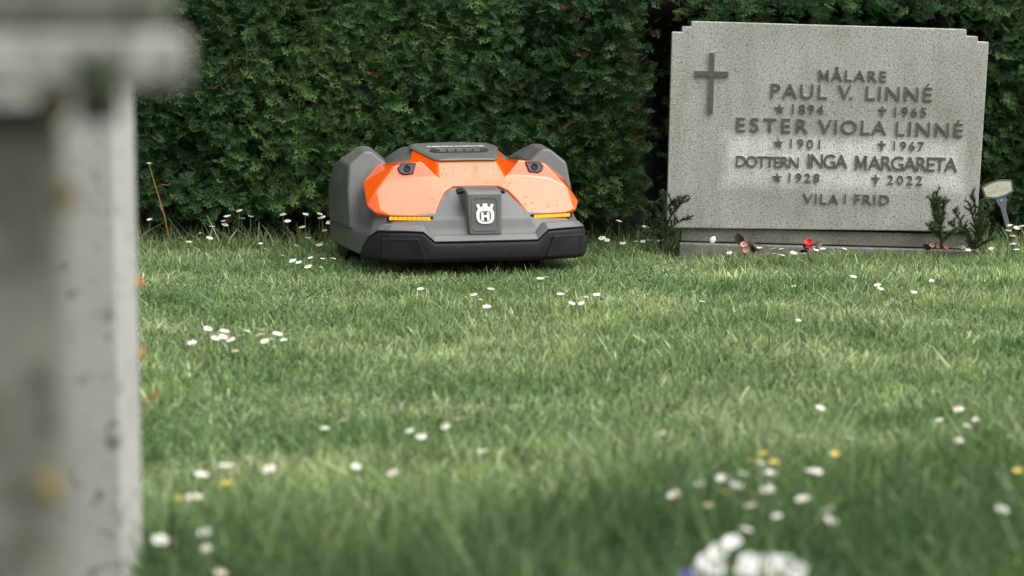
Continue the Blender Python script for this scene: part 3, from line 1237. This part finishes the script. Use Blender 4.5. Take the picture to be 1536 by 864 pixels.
def leaf_mesh(name, L_, W_, bend=.3, seg=5):
    V, F = [], []
    for k_ in range(seg + 1):
        t = k_ / seg
        wd = W_ * math.sin(math.pi * min(.98, t * .93 + .04)) ** .8
        zz = -bend * L_ * t * t
        V += [(t * L_, -wd, zz + wd * .3), (t * L_, 0, zz), (t * L_, wd, zz + wd * .3)]
    for k_ in range(seg):
        a = k_ * 3
        F += [(a, a + 3, a + 4, a + 1), (a + 1, a + 4, a + 5, a + 2)]
    return mesh(name, V, F, True)


LOBJ = (('orange curled leaf sticking out from the pale post above the lawn', 213, 612, .028, .0055, (0, R(-35), R(8)), YP + .14),
        ('small orange-red leaf caught on the edge of the pale post, highest of three', 205, 415, .012, .005, (R(80), R(70), R(5)), YP + .13),
        ('small orange leaf on the edge of the pale post, between the other two', 206, 522, .010, .0045, (R(70), R(60), R(5)), YP + .13))
for lab, px, py, L_, W_, rot, Yd in LOBJ:
    o = obj('orange_leaf', leaf_mesh('orange_leaf', L_, W_, -.15), M['orange_leaf'])
    sm = o.modifiers.new('thick', 'SOLIDIFY')
    sm.thickness = .0006
    o.location = at_depth(px, py, Yd)
    o.rotation_euler = rot
    tag(o, lab, 'leaf', 'orange leaves on the post')

# ------------------------------------------------------------------ lawn grass
def grass(name, X, Y, LEN, WID, LEAN, COLS, label, seed):
    r = np.random.default_rng(seed)
    n = len(X)
    az = r.uniform(0, 2 * np.pi, n)
    fa = r.uniform(0, 2 * np.pi, n)                 # facing
    lean = LEAN
    dirx, diry = np.cos(az), np.sin(az)
    wx, wy = np.cos(fa), np.sin(fa)
    P0 = np.stack([X, Y, np.full(n, -.004)], 1)
    D = np.stack([dirx, diry], 1)
    W = np.stack([wx, wy, np.zeros(n)], 1)
    t1, t2 = .55, 1.0

    def at(t, bend):
        h_ = LEN * (t - .25 * bend * t * t)
        o_ = LEN * (lean * t + bend * .55 * t * t)
        return P0 + np.stack([D[:, 0] * o_, D[:, 1] * o_, h_], 1)
    bend = np.clip(r.normal(.45, .35, n), 0, 1.3)
    A, B, Cc = at(0, bend), at(t1, bend), at(t2, bend)
    tipw = r.uniform(.08, .45, n)[:, None]
    V = np.stack([A - W * WID[:, None], A + W * WID[:, None], B - W * WID[:, None] * .85, B + W * WID[:, None] * .85,
                  Cc - W * WID[:, None] * tipw, Cc + W * WID[:, None] * tipw], 1).reshape(-1, 3)
    b = (np.arange(n) * 6)[:, None]
    Fq = np.concatenate([b + np.array([[0, 1, 3, 2]]), b + np.array([[2, 3, 5, 4]])], 0)
    cc = np.repeat(COLS[:, None, :], 6, 1)
    k_ = np.array([1.0, 1.0, 1.0, 1.0, 1.15, 1.15])[None, :, None]
    me = fast_mesh(name, V, Fq, (cc * k_).reshape(-1, 3))
    return tag(obj(name, me, M['grass']), label, 'grass', kind='stuff')


def lawn_points(n, y0, y1, a, b, seed):
    r = np.random.default_rng(seed)
    Y = r.uniform(y0, y1, n * 2)
    keep = r.random(n * 2) < (a * Y + b) / (a * y1 + b)
    Y = Y[keep][:n]
    X = r.uniform(-1, 1, len(Y)) * (a * Y + b)
    return X, Y, r


def lawn_colour(X, Y, r):
    n = len(X)
    p1 = wave(X, Y, 41, 4.0, 3)
    p2 = wave(X, Y, 42, 11.0, 3)
    base = np.array([.232, .318, .124])
    deep = np.array([.120, .200, .070])
    dry = np.array([.48, .51, .295])
    k1 = np.clip(.38 + .55 * p1 + .25 * p2 + r.normal(0, .22, n), 0, 1)[:, None]
    c_ = deep * (1 - k1) + base * k1
    k2 = np.clip(.18 + .38 * p2 + r.normal(0, .30, n), 0, 1)[:, None]
    c_ = c_ * (1 - k2) + dry * k2
    c_ = c_ * (1 + .28 * wave(X, Y, 46, 45.0, 2))[:, None]
    return c_ * np.clip(r.normal(1, .44, n), .3, 2.3)[:, None]


X, Y, r = lawn_points(265000, 1.9, 6.78, .225, .30, 61)
far = np.clip((Y - 2.68) / .85 + .22 * wave(X, Y, 50, 6.0, 2) - .55 * X, 0, 1)     # 0 uncut foreground .. 1 mown
LEN = (.020 + .012 * r.random(len(X))) * far + (1 - far) * (.050 + .075 * r.random(len(X)))
LEN *= (1 + .24 * wave(X, Y, 44, 13.0, 3) + .30 * wave(X, Y, 45, 55.0, 2)) * r.uniform(.65, 1.25, len(X))
foot = np.clip((Y - 6.52) / .1, 0, 1) * (r.random(len(X)) < .25)
LEN += foot * r.uniform(0, .06, len(X))
lx = (X - MOWER.x) * mc + (Y - MOWER.y) * ms
ly = -(X - MOWER.x) * ms + (Y - MOWER.y) * mc
under = (np.abs(lx) < .31) & (ly > -.01) & (ly < .72)
LEN = np.where(under, np.minimum(LEN, .030), LEN)
WID = (.0010 + .0012 * r.random(len(X)) ** 2) * (1 + .25 * (1 - far))
cl = lawn_colour(X, Y, r)
dk = np.array([.058, .105, .038])  # foreground tree shade painted into the blades as a darker green
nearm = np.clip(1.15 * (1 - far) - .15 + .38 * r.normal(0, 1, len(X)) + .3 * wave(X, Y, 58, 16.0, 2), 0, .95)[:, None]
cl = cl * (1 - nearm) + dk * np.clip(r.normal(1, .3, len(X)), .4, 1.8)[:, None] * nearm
LEN = np.where((X < -.163 * Y + .03) & (Y < 2.6), LEN * .3, LEN)
inst = ~((X > .40) & (X < 1.29) & (Y > 6.33 + (X - .82) * .147) & (Y < 6.62))
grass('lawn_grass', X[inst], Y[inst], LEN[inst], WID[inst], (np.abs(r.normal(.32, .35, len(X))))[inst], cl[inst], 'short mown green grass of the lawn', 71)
# clover and other low broad leaves among the grass
r = np.random.default_rng(123)
X, Y, r = lawn_points(60000, 2.2, 6.5, .225, .30, 62)
k = (wave(X, Y, 51, 3.2, 3) + .35 * wave(X, Y, 52, 14.0, 2) + r.normal(0, .15, len(X))) > .30
k &= ~((np.abs((X - MOWER.x) * mc + (Y - MOWER.y) * ms) < .32) & (Y > 5.7))
k &= ~((X > .35) & (Y > 6.2))
X, Y = X[k], Y[k]
n = len(X)
rad = r.uniform(.0035, .0065, n)
h_ = np.clip(r.normal(.022, .006, n), .008, .04) + .035 * np.clip((3.1 - Y) / .6, 0, 1)
nrm = np.stack([r.normal(0, .4, n), r.normal(-.15, .4, n), np.ones(n)], 1)
ax_, yy_, zz_ = frames(np.stack([r.normal(0, 1, n), r.normal(0, 1, n), r.normal(0, .2, n)], 1), nrm)
P = np.stack([X, Y, h_], 1)
V = np.stack([P, P + (ax_ * .55 + yy_ * .8) * rad[:, None] + zz_ * .25 * rad[:, None], P + ax_ * 1.7 * rad[:, None], P + (ax_ * .55 - yy_ * .8) * rad[:, None] + zz_ * .25 * rad[:, None]], 1).reshape(-1, 3)
b = (np.arange(n) * 4)[:, None]
F = np.concatenate([b + np.array([[0, 1, 2]]), b + np.array([[0, 2, 3]])], 0)
cc = np.array([.085, .165, .062]) * np.clip(r.normal(1, .3, n), .4, 1.9)[:, None]
tag(obj('clover', fast_mesh('clover', V, F, np.repeat(cc, 4, 0)), M['grass']), 'low broad clover leaves growing in patches through the lawn', 'clover', kind='stuff')
# the lawn beyond the picture's edges, coarser
r = np.random.default_rng(99)
n = 60000
X = r.uniform(-4, 4, n)
Y = r.uniform(.2, 6.7, n)
out = np.abs(X) > .225 * Y + .30
out |= Y < 1.9
X, Y = X[out], Y[out]
grass('lawn_grass', X, Y, .035 + .03 * r.random(len(X)), .003 + .002 * r.random(len(X)), np.abs(r.normal(.3, .3, len(X))), lawn_colour(X, Y, r), 'grass of the lawn beyond the mown strip', 72)

# ------------------------------------------------------------------ daisies and other small flowers
def ordinal(i, n):
    if n == 1:
        return 'only'
    if i == 0:
        return 'leftmost'
    if i == n - 1:
        return 'rightmost'
    nm = ['', 'second', 'third', 'fourth', 'fifth', 'sixth', 'seventh', 'eighth', 'ninth', 'tenth', 'eleventh', 'twelfth', 'thirteenth', 'fourteenth', 'fifteenth', 'sixteenth', 'seventeenth', 'eighteenth', 'nineteenth', 'twentieth']
    return nm[i] + ' from left'


def petals_mesh(name, npet, rad, wd, lift, seed):
    r_ = random.Random(seed)
    V, F = [], []
    for k_ in range(npet):
        a = 2 * math.pi * (k_ + r_.uniform(-.2, .2)) / npet
        ca, sa = math.cos(a), math.sin(a)
        rr = rad * r_.uniform(.88, 1.08)
        i = len(V)
        for t, ww in ((.18, .35), (.6, 1.0), (.92, .85), (1.0, .3)):
            zz = lift * rr * t * (1 if t < .95 else .8) + r_.uniform(-.04, .04) * rr
            for s_ in (-1, 1):
                V.append((ca * rr * t - sa * s_ * wd * ww, sa * rr * t + ca * s_ * wd * ww, zz))
        for q in range(3):
            F.append((i + 2 * q, i + 2 * q + 1, i + 2 * q + 3, i + 2 * q + 2))
    return mesh(name, V, F, True)


def dome(name, rad, hh):
    rings = []
    for k_ in range(4):
        a = k_ / 4 * math.pi / 2
        rings.append([(rad * math.cos(a) * math.cos(j * math.pi / 5), rad * math.cos(a) * math.sin(j * math.pi / 5), hh * math.sin(a)) for j in range(10)])
    return rings_mesh(name, rings, True, True)


PET = [petals_mesh('petals', 15, .0095, .0019, l_, s_) for s_, l_ in enumerate((.05, .25, -.15, .45))]
for me_ in PET:
    me_.materials.append(M['petal_white'])
PETY = petals_mesh('petals', 6, .0085, .0045, .5, 9)
PETY.materials.append(M['petal_yellow'])
DISC = dome('disc', .0036, .0022)
DISC.materials.append(M['disc'])


def flower(name, label, cat, group, head, scale=1.0, yellow=False, tilt=None, seed=0):
    r_ = random.Random(seed)
    base = Vector((head.x + r_.uniform(-.008, .008), head.y + r_.uniform(-.006, .01), -.004))
    t = thing(name, label, cat, base, (0, 0, 0), group)
    hl = head - base
    st = tube('stem', [(0, 0, 0), (hl.x * .35, hl.y * .3, hl.z * .5), hl], [.0009, .0008, .0008], 5)
    obj('stem', st, M['stem'], t)
    tl = tilt if tilt else (r_.uniform(-.15, .42), r_.uniform(-.3, .3), r_.uniform(0, 6))
    rot = Euler((tl[0], tl[1], 0)).to_matrix().to_4x4() @ Matrix.Rotation(tl[2], 4, 'Z')
    mt = Matrix.Translation(hl) @ rot @ Matrix.Scale(scale, 4)
    pe = obj('petals', PETY if yellow else PET[r_.randrange(4)], None, t)
    pe.matrix_local = mt
    di = obj('disc', DISC, None, t)
    di.matrix_local = mt
    return t


CL = []
# clusters: (phrase, group, head height or depth, list of pixels, yellow set)
CL.append(('daisies growing up against the hedge foot left of the mower', 'daisies at the hedge foot left of the mower', ('Y', 6.50), 1.0,
           [(224.5, 330.6), (300, 350), (318, 339.7), (336, 332.5), (337.6, 337), (341, 326), (358.7, 315.4), (363, 328), (375.7, 326), (424.4, 321), (431.6, 332.5),
            (453.5, 339.7), (458, 322), (480, 320), (482.7, 326), (493.7, 333), (487, 345), (499, 341)]))
CL.append(('daisies on the lawn just left of the mower', 'daisies on the lawn left of the mower', ('Z', .050), .9,
           [(391, 366.6), (445.5, 368.7), (462, 358.6), (478.7, 366.6), (283.6, 362), (314.7, 357), (424, 383.6), (439.6, 393), (448.4, 395), (466, 388), (462, 399), (484, 388), (500, 387.6), (481.7, 400.6)]))
CL.append(('daisies in the patch on the lawn right of the pale post', 'daisies in the patch right of the post', ('Z', .050), .95,
           [(312, 492), (336.8, 496.5), (323.8, 506), (334.7, 505), (345.6, 508.5), (370.4, 495.7), (363.7, 504), (392, 494.6), (390.6, 501.8), (397, 511.7), (406, 509), (415.7, 502), (425.8, 512), (288.7, 515), (352.6, 525.5)]))
CL.append(('daisies on the lawn in front of the mower', 'daisies in front of the mower', ('Z', .050), .85,
           [(631, 434), (697.7, 445.8), (710.5, 441), (721, 449), (730.3, 462), (736.8, 432.4), (810.5, 419.6), (820.4, 416.4), (841, 443), (849.8, 437), (857.3, 456.7), (872, 455), (878.5, 444.8), (895, 441.8)]))
CL.append(('daisies between the mower and the gravestone', 'daisies between mower and gravestone', ('Y', 6.42), .95,
           [(928.8, 330.8), (967.8, 341.2), (903, 356.4), (910.4, 360.3), (934, 364), (955, 362), (964.6, 363.3), (973.5, 361.8), (990.9, 361.4)]))
CL.append(('daisies along the foot of the gravestone', 'daisies along the gravestone foot', ('Z', .048), .9,
           [(1093.4, 384), (1094, 378.6), (1138.8, 373), (1159.5, 374), (1172.5, 374.2), (1162.8, 382.7), (1172.5, 384.6), (1206, 380.7), (1223.8, 376.3), (1234.5, 374), (1190, 381), (1267, 374)]))
CL.append(('daisies right of the gravestone near the number tag', 'daisies near the number tag', ('Y', 6.30), .95,
           [(1515, 339.3), (1525.4, 342.4), (1533, 339), (1513, 345), (1519, 353.7), (1519, 364.7), (1443, 364.3), (1443.3, 371), (1430.8, 372.4), (1437.7, 371.2), (1458, 373), (1452, 374), (1486.7, 373.2), (1524.9, 376)]))
CL.append(('daisies scattered on the open lawn below the gravestone', 'daisies on the lawn below the gravestone', ('Z', .050), .75,
           [(1191, 429), (1280, 414.7), (1316, 428.6), (1321, 432), (1397.4, 421.7), (1371.6, 437.5), (1325, 608.5), (1437.7, 612.7), (1197.5, 482), (1230, 613), (1053, 452), (1408, 629), (1450.7, 640), (1464, 630), (1518, 656.4), (1438, 662), (1274, 659), (1197, 653)]))
CL.append(('blurred daisies standing in the long grass at lower right', 'blurred daisies in the long grass', ('Z', .095), .82,
           [(992, 649), (1115, 712), (1140, 692), (1154.7, 712), (1150.5, 732.6), (1216, 710), (1225, 707), (1049, 725.6), (1012.6, 743), (1062, 756.6), (1083.4, 720.6), (1104, 730.6), (1125.7, 758), (1165, 775), (1204, 749.6), (1241.6, 763.7), (1246.6, 780.7), (1503, 763.7), (1119.5, 796)]))
CL.append(('blurred daisies in the long grass beside the pale post', 'blurred daisies beside the post', ('Z', .080), 1.0,
           [(241, 811.6), (307.3, 801), (309.8, 824), (329.5, 857), (302, 713.8), (291.5, 745.4), (338, 700), (404, 703.6)]))
CL.append(('blurred daisies low in the middle of the foreground lawn', 'blurred daisies mid foreground', ('Z', .060), .75,
           [(534, 699.7), (515, 633), (486.8, 641), (668, 639), (631.7, 654), (615, 646), (685.6, 628.6), (725, 678), (589, 708)]))
fs = 0
for phrase, grp, (mode, val), scl, pts in CL:
    pts = sorted(pts)
    for i, (px, py) in enumerate(pts):
        fs += 1
        hd = at_depth(px, py, val) if mode == 'Y' else on_ground(px, py, val)
        if hd.z < .03:
            hd = on_ground(px, py, .045)
        rr_ = random.Random(fs)
        flower('daisy', 'white ' + phrase.replace('daisies', 'daisy', 1) + ', ' + ordinal(i, len(pts)), 'daisy', grp, hd, scl * rr_.uniform(.8, 1.15), False, None, fs)
YL = [('yellow flower left of the white daisies in the long grass', 1125, 693), ('yellow flower topmost in the clump of long-grass daisies', 1143, 682),
      ('yellow flower right of the topmost one in the long grass', 1161.7, 695), ('yellow flower lowest among the long-grass daisies', 1085, 739),
      ('lone yellow flower in the long grass right of the daisies', 1252.8, 683), ('yellow flower in the long grass at the right edge', 1527, 708)]
for i, (lab, px, py) in enumerate(YL):
    flower('yellow_flower', 'blurred ' + lab, 'flower', 'yellow flowers in the grass', on_ground(px, py, .095), .75, True, None, 300 + i)
for i, (lab, px, py) in enumerate([('upper blurred yellow flower right of the pale post', 339.7, 727), ('lower blurred yellow flower beside the pale post', 268.6, 750)]):
    flower('yellow_flower', lab, 'flower', 'yellow flowers in the grass', on_ground(px, py, .075), .85, True, None, 320 + i)

# white bedding flowers at the bottom edge
YW = 2.36
pb = thing('white_bedding_plant', 'large blurred white flowers of a bedding plant at the bottom edge', 'plant', at_depth(1120, 864, YW) * 1.0)
pb.location.z = -.004
LB = Vector(pb.location)
BLM = [petals_mesh('bloom', 9, .021, .0095, l_, 40 + q) for q, l_ in enumerate((.5, .9, .2))]
for me_ in BLM:
    me_.materials.append(M['petal_white'])
for i, (px, py, sc_) in enumerate(((1098, 816, .46), (1078, 834, .50), (1060, 844, .52), (1052, 858, .50), (1072, 856, .5), (1122, 842, .48), (1118, 858, .52), (1140, 850, .50), (1160, 846, .54), (1180, 848, .52), (1194, 862, .55), (1166, 864, .55), (1142, 868, .5))):
    hd = at_depth(px, py, YW + random.uniform(-.03, .03)) - LB
    fl = obj('bloom', BLM[i % 3], None, pb)
    fl.matrix_local = Matrix.Translation(hd) @ Euler((random.uniform(.5, 1.2), random.uniform(-.4, .4), 0)).to_matrix().to_4x4() @ Matrix.Rotation(random.uniform(0, 6), 4, 'Z') @ Matrix.Scale(sc_, 4)
    obj('stem', tube('stem', [(hd.x * .5, hd.y * .5, 0), (hd.x * .8, hd.y * .8, hd.z * .6), hd], [.0016, .0014, .0012], 5), M['stem'], pb)
o = obj('eye', DISC, None, pb)
o.matrix_local = Matrix.Translation(at_depth(1160, 862, YW - .035) - LB) @ Euler((1.0, 0, 0)).to_matrix().to_4x4() @ Matrix.Scale(.9, 4)
pv = thing('purple_pansy', 'small blurred purple flower at the bottom edge left of the white flowers', 'flower', (at_depth(1030, 862, YW - .03).x, YW - .03, -.004))
hd = at_depth(1030, 868, YW - .03) - Vector(pv.location)
me_ = petals_mesh('petals', 5, .009, .006, .3, 77)
me_.materials.append(M['purple_petal'])
o = obj('petals', me_, None, pv)
o.matrix_local = Matrix.Translation(hd) @ Euler((1.1, 0, .3)).to_matrix().to_4x4()
obj('stem', tube('stem', [(0, 0, 0), (hd.x * .5, .01, hd.z * .6), hd], [.0014, .0012, .001], 5), M['stem'], pv)

# begonias planted along the gravestone's foot
def begonia(label, px, py, Y_, leaves, blooms, seed):
    b0 = at_depth(px, py, Y_)
    t = thing('begonia', label, 'plant', (b0.x, b0.y, 0), (0, 0, 0), 'begonias at the foot of the gravestone')
    r_ = random.Random(seed)
    for (dx_, dz_, L_, an, roll) in leaves:
        lf = obj('leaf', leaf_mesh('leaf', L_, L_ * .38, .25), M['bronze_leaf'], t)
        lf.matrix_local = Matrix.Translation((dx_, -.005, dz_)) @ Matrix.Rotation(-an, 4, 'Y') @ Matrix.Rotation(roll, 4, 'X')
        obj('leaf_stem', tube('leaf_stem', [(dx_ * .3, .002, -.002), (dx_, -.005, dz_)], [.0012, .001], 5), M['pink_petal'], t)
    for (dx_, dz_, sc_, mat_) in blooms:
        me_ = petals_mesh('bloom', 6, .011, .007, .8, seed + 5)
        me_.materials.append(M[mat_])
        fl = obj('bloom', me_, None, t)
        fl.matrix_local = Matrix.Translation((dx_, -.015, dz_)) @ Euler((1.0, r_.uniform(-.3, .3), 0)).to_matrix().to_4x4() @ Matrix.Scale(sc_, 4)
        obj('stem', tube('stem', [(0, 0, 0), (dx_, -.015, dz_)], [.0014, .001], 5), M['stem'], t)


begonia('dark bronze-leaved plant with a pale pink bloom, left along the gravestone plinth', 1118, 372, 6.26,
        [(-.006, .045, .034, R(125), R(70)), (.010, .040, .024, R(60), R(80)), (.0, .03, .02, R(15), R(60)), (.030, .030, .026, R(40), R(60)), (.03, .028, .028, R(150), R(50)), (.042, .022, .02, R(10), R(60))],
        [(-.006, .046, .7, 'pink_petal'), (-.002, .030, .55, 'pink_petal')], 3)
begonia('dark-leaved plant with a bright red bloom at the middle of the gravestone plinth', 1214, 374, 6.28,
        [(.014, .040, .022, R(30), R(70)), (.0, .035, .02, R(160), R(60)), (.006, .03, .026, R(-5), R(50)), (-.004, .028, .022, R(190), R(50))],
        [(-.004, .050, .95, 'red_petal'), (-.003, .040, .85, 'red_petal')], 4)
begonia('small dark-leaved plant with salmon blooms at the right end of the gravestone plinth', 1402, 378, 6.30,
        [(-.012, .03, .022, R(150), R(60)), (.02, .03, .02, R(30), R(70)), (.0, .03, .018, R(80), R(60))],
        [(-.010, .040, .6, 'pink_petal'), (.006, .038, .6, 'orange_leaf'), (.026, .036, .5, 'orange_leaf')], 5)
o = obj('fallen_petal', leaf_mesh('fallen_petal', .022, .008, .2), M['petal_white'])
o.modifiers.new('thick', 'SOLIDIFY').thickness = .0005
o.location = at_depth(1067, 366, 6.24)
o.rotation_euler = (R(60), R(-70), R(10))
tag(o, 'single white petal upright on the grass at the left of the plinth', 'petal')

# dry weed stalk by the hedge at the left
b0 = on_ground(256, 362, 0)
wk = thing('weed_stalk', 'thin reddish dry weed stalk leaning against the hedge at the far left', 'weed', (b0.x, 6.50, 0))
WL = Vector(wk.location)
pts = [at_depth(px, py, Y_) - WL for px, py, Y_ in ((257, 360, 6.50), (247, 325, 6.50), (235, 285, 6.50), (228, 262, 6.51), (224, 248, 6.51))]
pts[0].z = -.004
obj('stalk', tube('stalk', pts, [.0017, .0015, .0012, .001, .0008], 6), M['stalk'], wk)
me_ = petals_mesh('seed_head', 12, .008, .002, .9, 12)
me_.materials.append(M['petal_white'])
o = obj('seed_head', me_, None, wk)
o.location = pts[-1]
for k_, (q, an) in enumerate(((1, 2.4), (2, .5), (0, .3), (0, 2.8))):
    lf = obj('leaf', leaf_mesh('leaf', .03, .004, .5), M['stalk'] if k_ < 2 else M['stem'], wk)
    lf.matrix_local = Matrix.Translation(pts[q] + Vector((0, 0, .01))) @ Matrix.Rotation(-an, 4, 'Y')


# young conifers at both ends of the gravestone
def conifer(name, label, stems, Ybase, col_in, col_tip, seed, needle=.009):
    r_ = random.Random(seed)
    b0 = at_depth(*stems[0][0], Ybase)
    t = thing(name, label, 'shrub', (b0.x, b0.y, 0))
    L0 = Vector(t.location)
    V, F, Cc = [], [], []
    chains = []
    for st in stems:
        pts = [at_depth(px, py, Ybase + dy) - L0 for (px, py), dy in zip(st, [0] + [-.015 * k_ for k_ in range(1, len(st))])]
        chains.append(pts)
        for a, b_ in zip(pts[:-1], pts[1:]):
            for k_ in range(3):
                p = a.lerp(b_, (k_ + r_.random()) / 3)
                ax = (b_ - a).normalized()
                sd_ = Vector((r_.choice((-1, 1)) * r_.uniform(.5, 1), r_.uniform(-.6, .4), r_.uniform(-.2, .6)))
                q_ = p + (ax * .7 + sd_ * .8).normalized() * r_.uniform(.012, .028)
                chains.append([p, p.lerp(q_, .55) + Vector((0, 0, .001)), q_])
    for pts in chains:
        obj('twig', tube('twig', pts, [.0022 - .0004 * min(k_, 3) for k_ in range(len(pts))], 5), M['bark'], t)
        for a, b_ in zip(pts[:-1], pts[1:]):
            n_ = max(8, int((b_ - a).length / .0005))
            for k_ in range(n_):
                p = a.lerp(b_, k_ / n_)
                ax = (b_ - a).normalized()
                sd_ = Vector((r_.gauss(0, 1), r_.gauss(0, 1), r_.gauss(0, 1)))
                sd_ = (sd_ - ax * sd_.dot(ax)).normalized()
                d_ = (ax * r_.uniform(.3, .9) + sd_).normalized()
                ln = needle * r_.uniform(.6, 1.25)
                w_ = d_.cross(Vector((r_.gauss(0, 1), r_.gauss(0, 1), r_.gauss(0, 1)))).normalized() * .0010
                i = len(V)
                V += [p - w_, p + w_, p + d_ * ln]
                F.append((i, i + 1, i + 2))
                u_ = r_.uniform(.6, 1.3)
                Cc += [[c_ * u_ for c_ in col_in]] * 2 + [[c_ * u_ for c_ in col_tip]]
    me_ = fast_mesh('needles', np.array([tuple(v_) for v_ in V]), np.array(F), np.array(Cc))
    tag(obj('needles', me_, M['spray'], t), kind='stuff')


conifer('young_conifer', 'young dark conifer with spiky side shoots at the left end of the gravestone',
        [[(990, 372), (994, 335), (996, 305), (1000, 292)], [(994, 345), (1008, 322), (1020, 306), (1032, 300)], [(1012, 318), (1022, 302), (1027, 295)],
         [(994, 352), (1010, 338), (1022, 330), (1034, 326)], [(992, 350), (975, 330), (968, 320)], [(994, 335), (985, 312), (978, 302)],
         [(996, 320), (1006, 306), (1010, 300)], [(992, 358), (1006, 352), (1016, 346)], [(992, 360), (978, 348), (970, 345)]],
        6.36, (.045, .09, .04), (.09, .165, .07), 11)
conifer('young_conifer', 'feathery upright green conifer seedling before the right part of the gravestone',
        [[(1412, 372), (1410, 340), (1408, 310), (1404, 290)], [(1411, 350), (1402, 322), (1396, 300)], [(1410, 345), (1416, 318), (1414, 300)], [(1411, 358), (1399, 345), (1394, 338)],
         [(1410, 335), (1402, 308), (1399, 293)], [(1412, 362), (1424, 350), (1430, 346)], [(1410, 352), (1408, 322), (1409, 298)], [(1411, 360), (1403, 338), (1400, 318)]],
        6.27, (.075, .13, .06), (.14, .215, .10), 12, .012)
conifer('young_conifer', 'thin arching conifer twigs rising before the lower right corner of the gravestone',
        [[(1462, 378), (1448, 350), (1438, 328), (1429, 314)], [(1448, 350), (1434, 342), (1424, 334)], [(1462, 374), (1465, 340), (1462, 300), (1458, 290)], [(1464, 350), (1472, 322), (1470, 300)],
         [(1462, 372), (1452, 352), (1447, 340)], [(1463, 368), (1476, 345), (1484, 335)], [(1462, 374), (1478, 362), (1492, 356)], [(1464, 345), (1458, 320), (1455, 305)], [(1463, 362), (1470, 340), (1478, 318)]],
        6.30, (.055, .105, .045), (.12, .195, .08), 13, .009)

# number tag on its stake
tg = at_depth(1497, 284, 6.33)
tagt = thing('number_tag', 'small tilted grave number tag on a grey stake right of the gravestone', 'sign', (at_depth(1512, 345, 6.36).x, 6.36, 0))
LT = Vector(tagt.location)
TR = Matrix.Translation(tg - LT) @ Matrix.Rotation(R(-14), 4, 'Y') @ Matrix.Rotation(R(-12), 4, 'X')


def arc_outline(w_, hs, bulge, n=8):
    out = []
    for k_ in range(n + 1):
        t = -1 + 2 * k_ / n
        out.append((w_ * t * (.93), -hs - bulge * (1 - t * t)))
    for k_ in range(n + 1):
        t = 1 - 2 * k_ / n
        out.append((w_ * t, hs + bulge * (1 - t * t)))
    return out


o = obj('frame', prism('frame', arc_outline(.041, .0155, .0085), 0, .006), M['tag_frame'], tagt)
o.matrix_local = TR
bevel(o, .001, 2, 30)
o = obj('plate', prism('plate', arc_outline(.0365, .0115, .0075), -.0012, .002), M['tag_plate'], tagt)
o.matrix_local = TR
for body, x0_, wd, z0_, hh in (('C', -.003, .006, .0035, .0075), ('3104-3105', -.028, .056, -.0085, .0075)):
    o = obj('tag_lettering', text_mesh('tag_lettering', body, wd, hh, .0004, .01, 1.0), M['tag_ink'], tagt)
    o.matrix_local = TR @ Matrix.Translation((x0_, -.0014, z0_))
V = [(-.014, -.018), (.016, -.018), (.0155, -.034), (.010, -.048), (.007, -.06), (.004, -.17), (0, -.18), (-.004, -.17), (-.006, -.05), (-.011, -.034)]
o = obj('stake', prism('stake', V, .002, .007), M['tag_frame'], tagt)
o.matrix_local = TR
bevel(o, .001, 2, 30)
cir = [(.0042 * math.cos(k_ * math.pi / 8) + .001, .0042 * math.sin(k_ * math.pi / 8) - .030) for k_ in range(16)]
o = obj('blue_dot', prism('blue_dot', cir, .0005, .003), M['blue_dot'], tagt)
o.matrix_local = TR
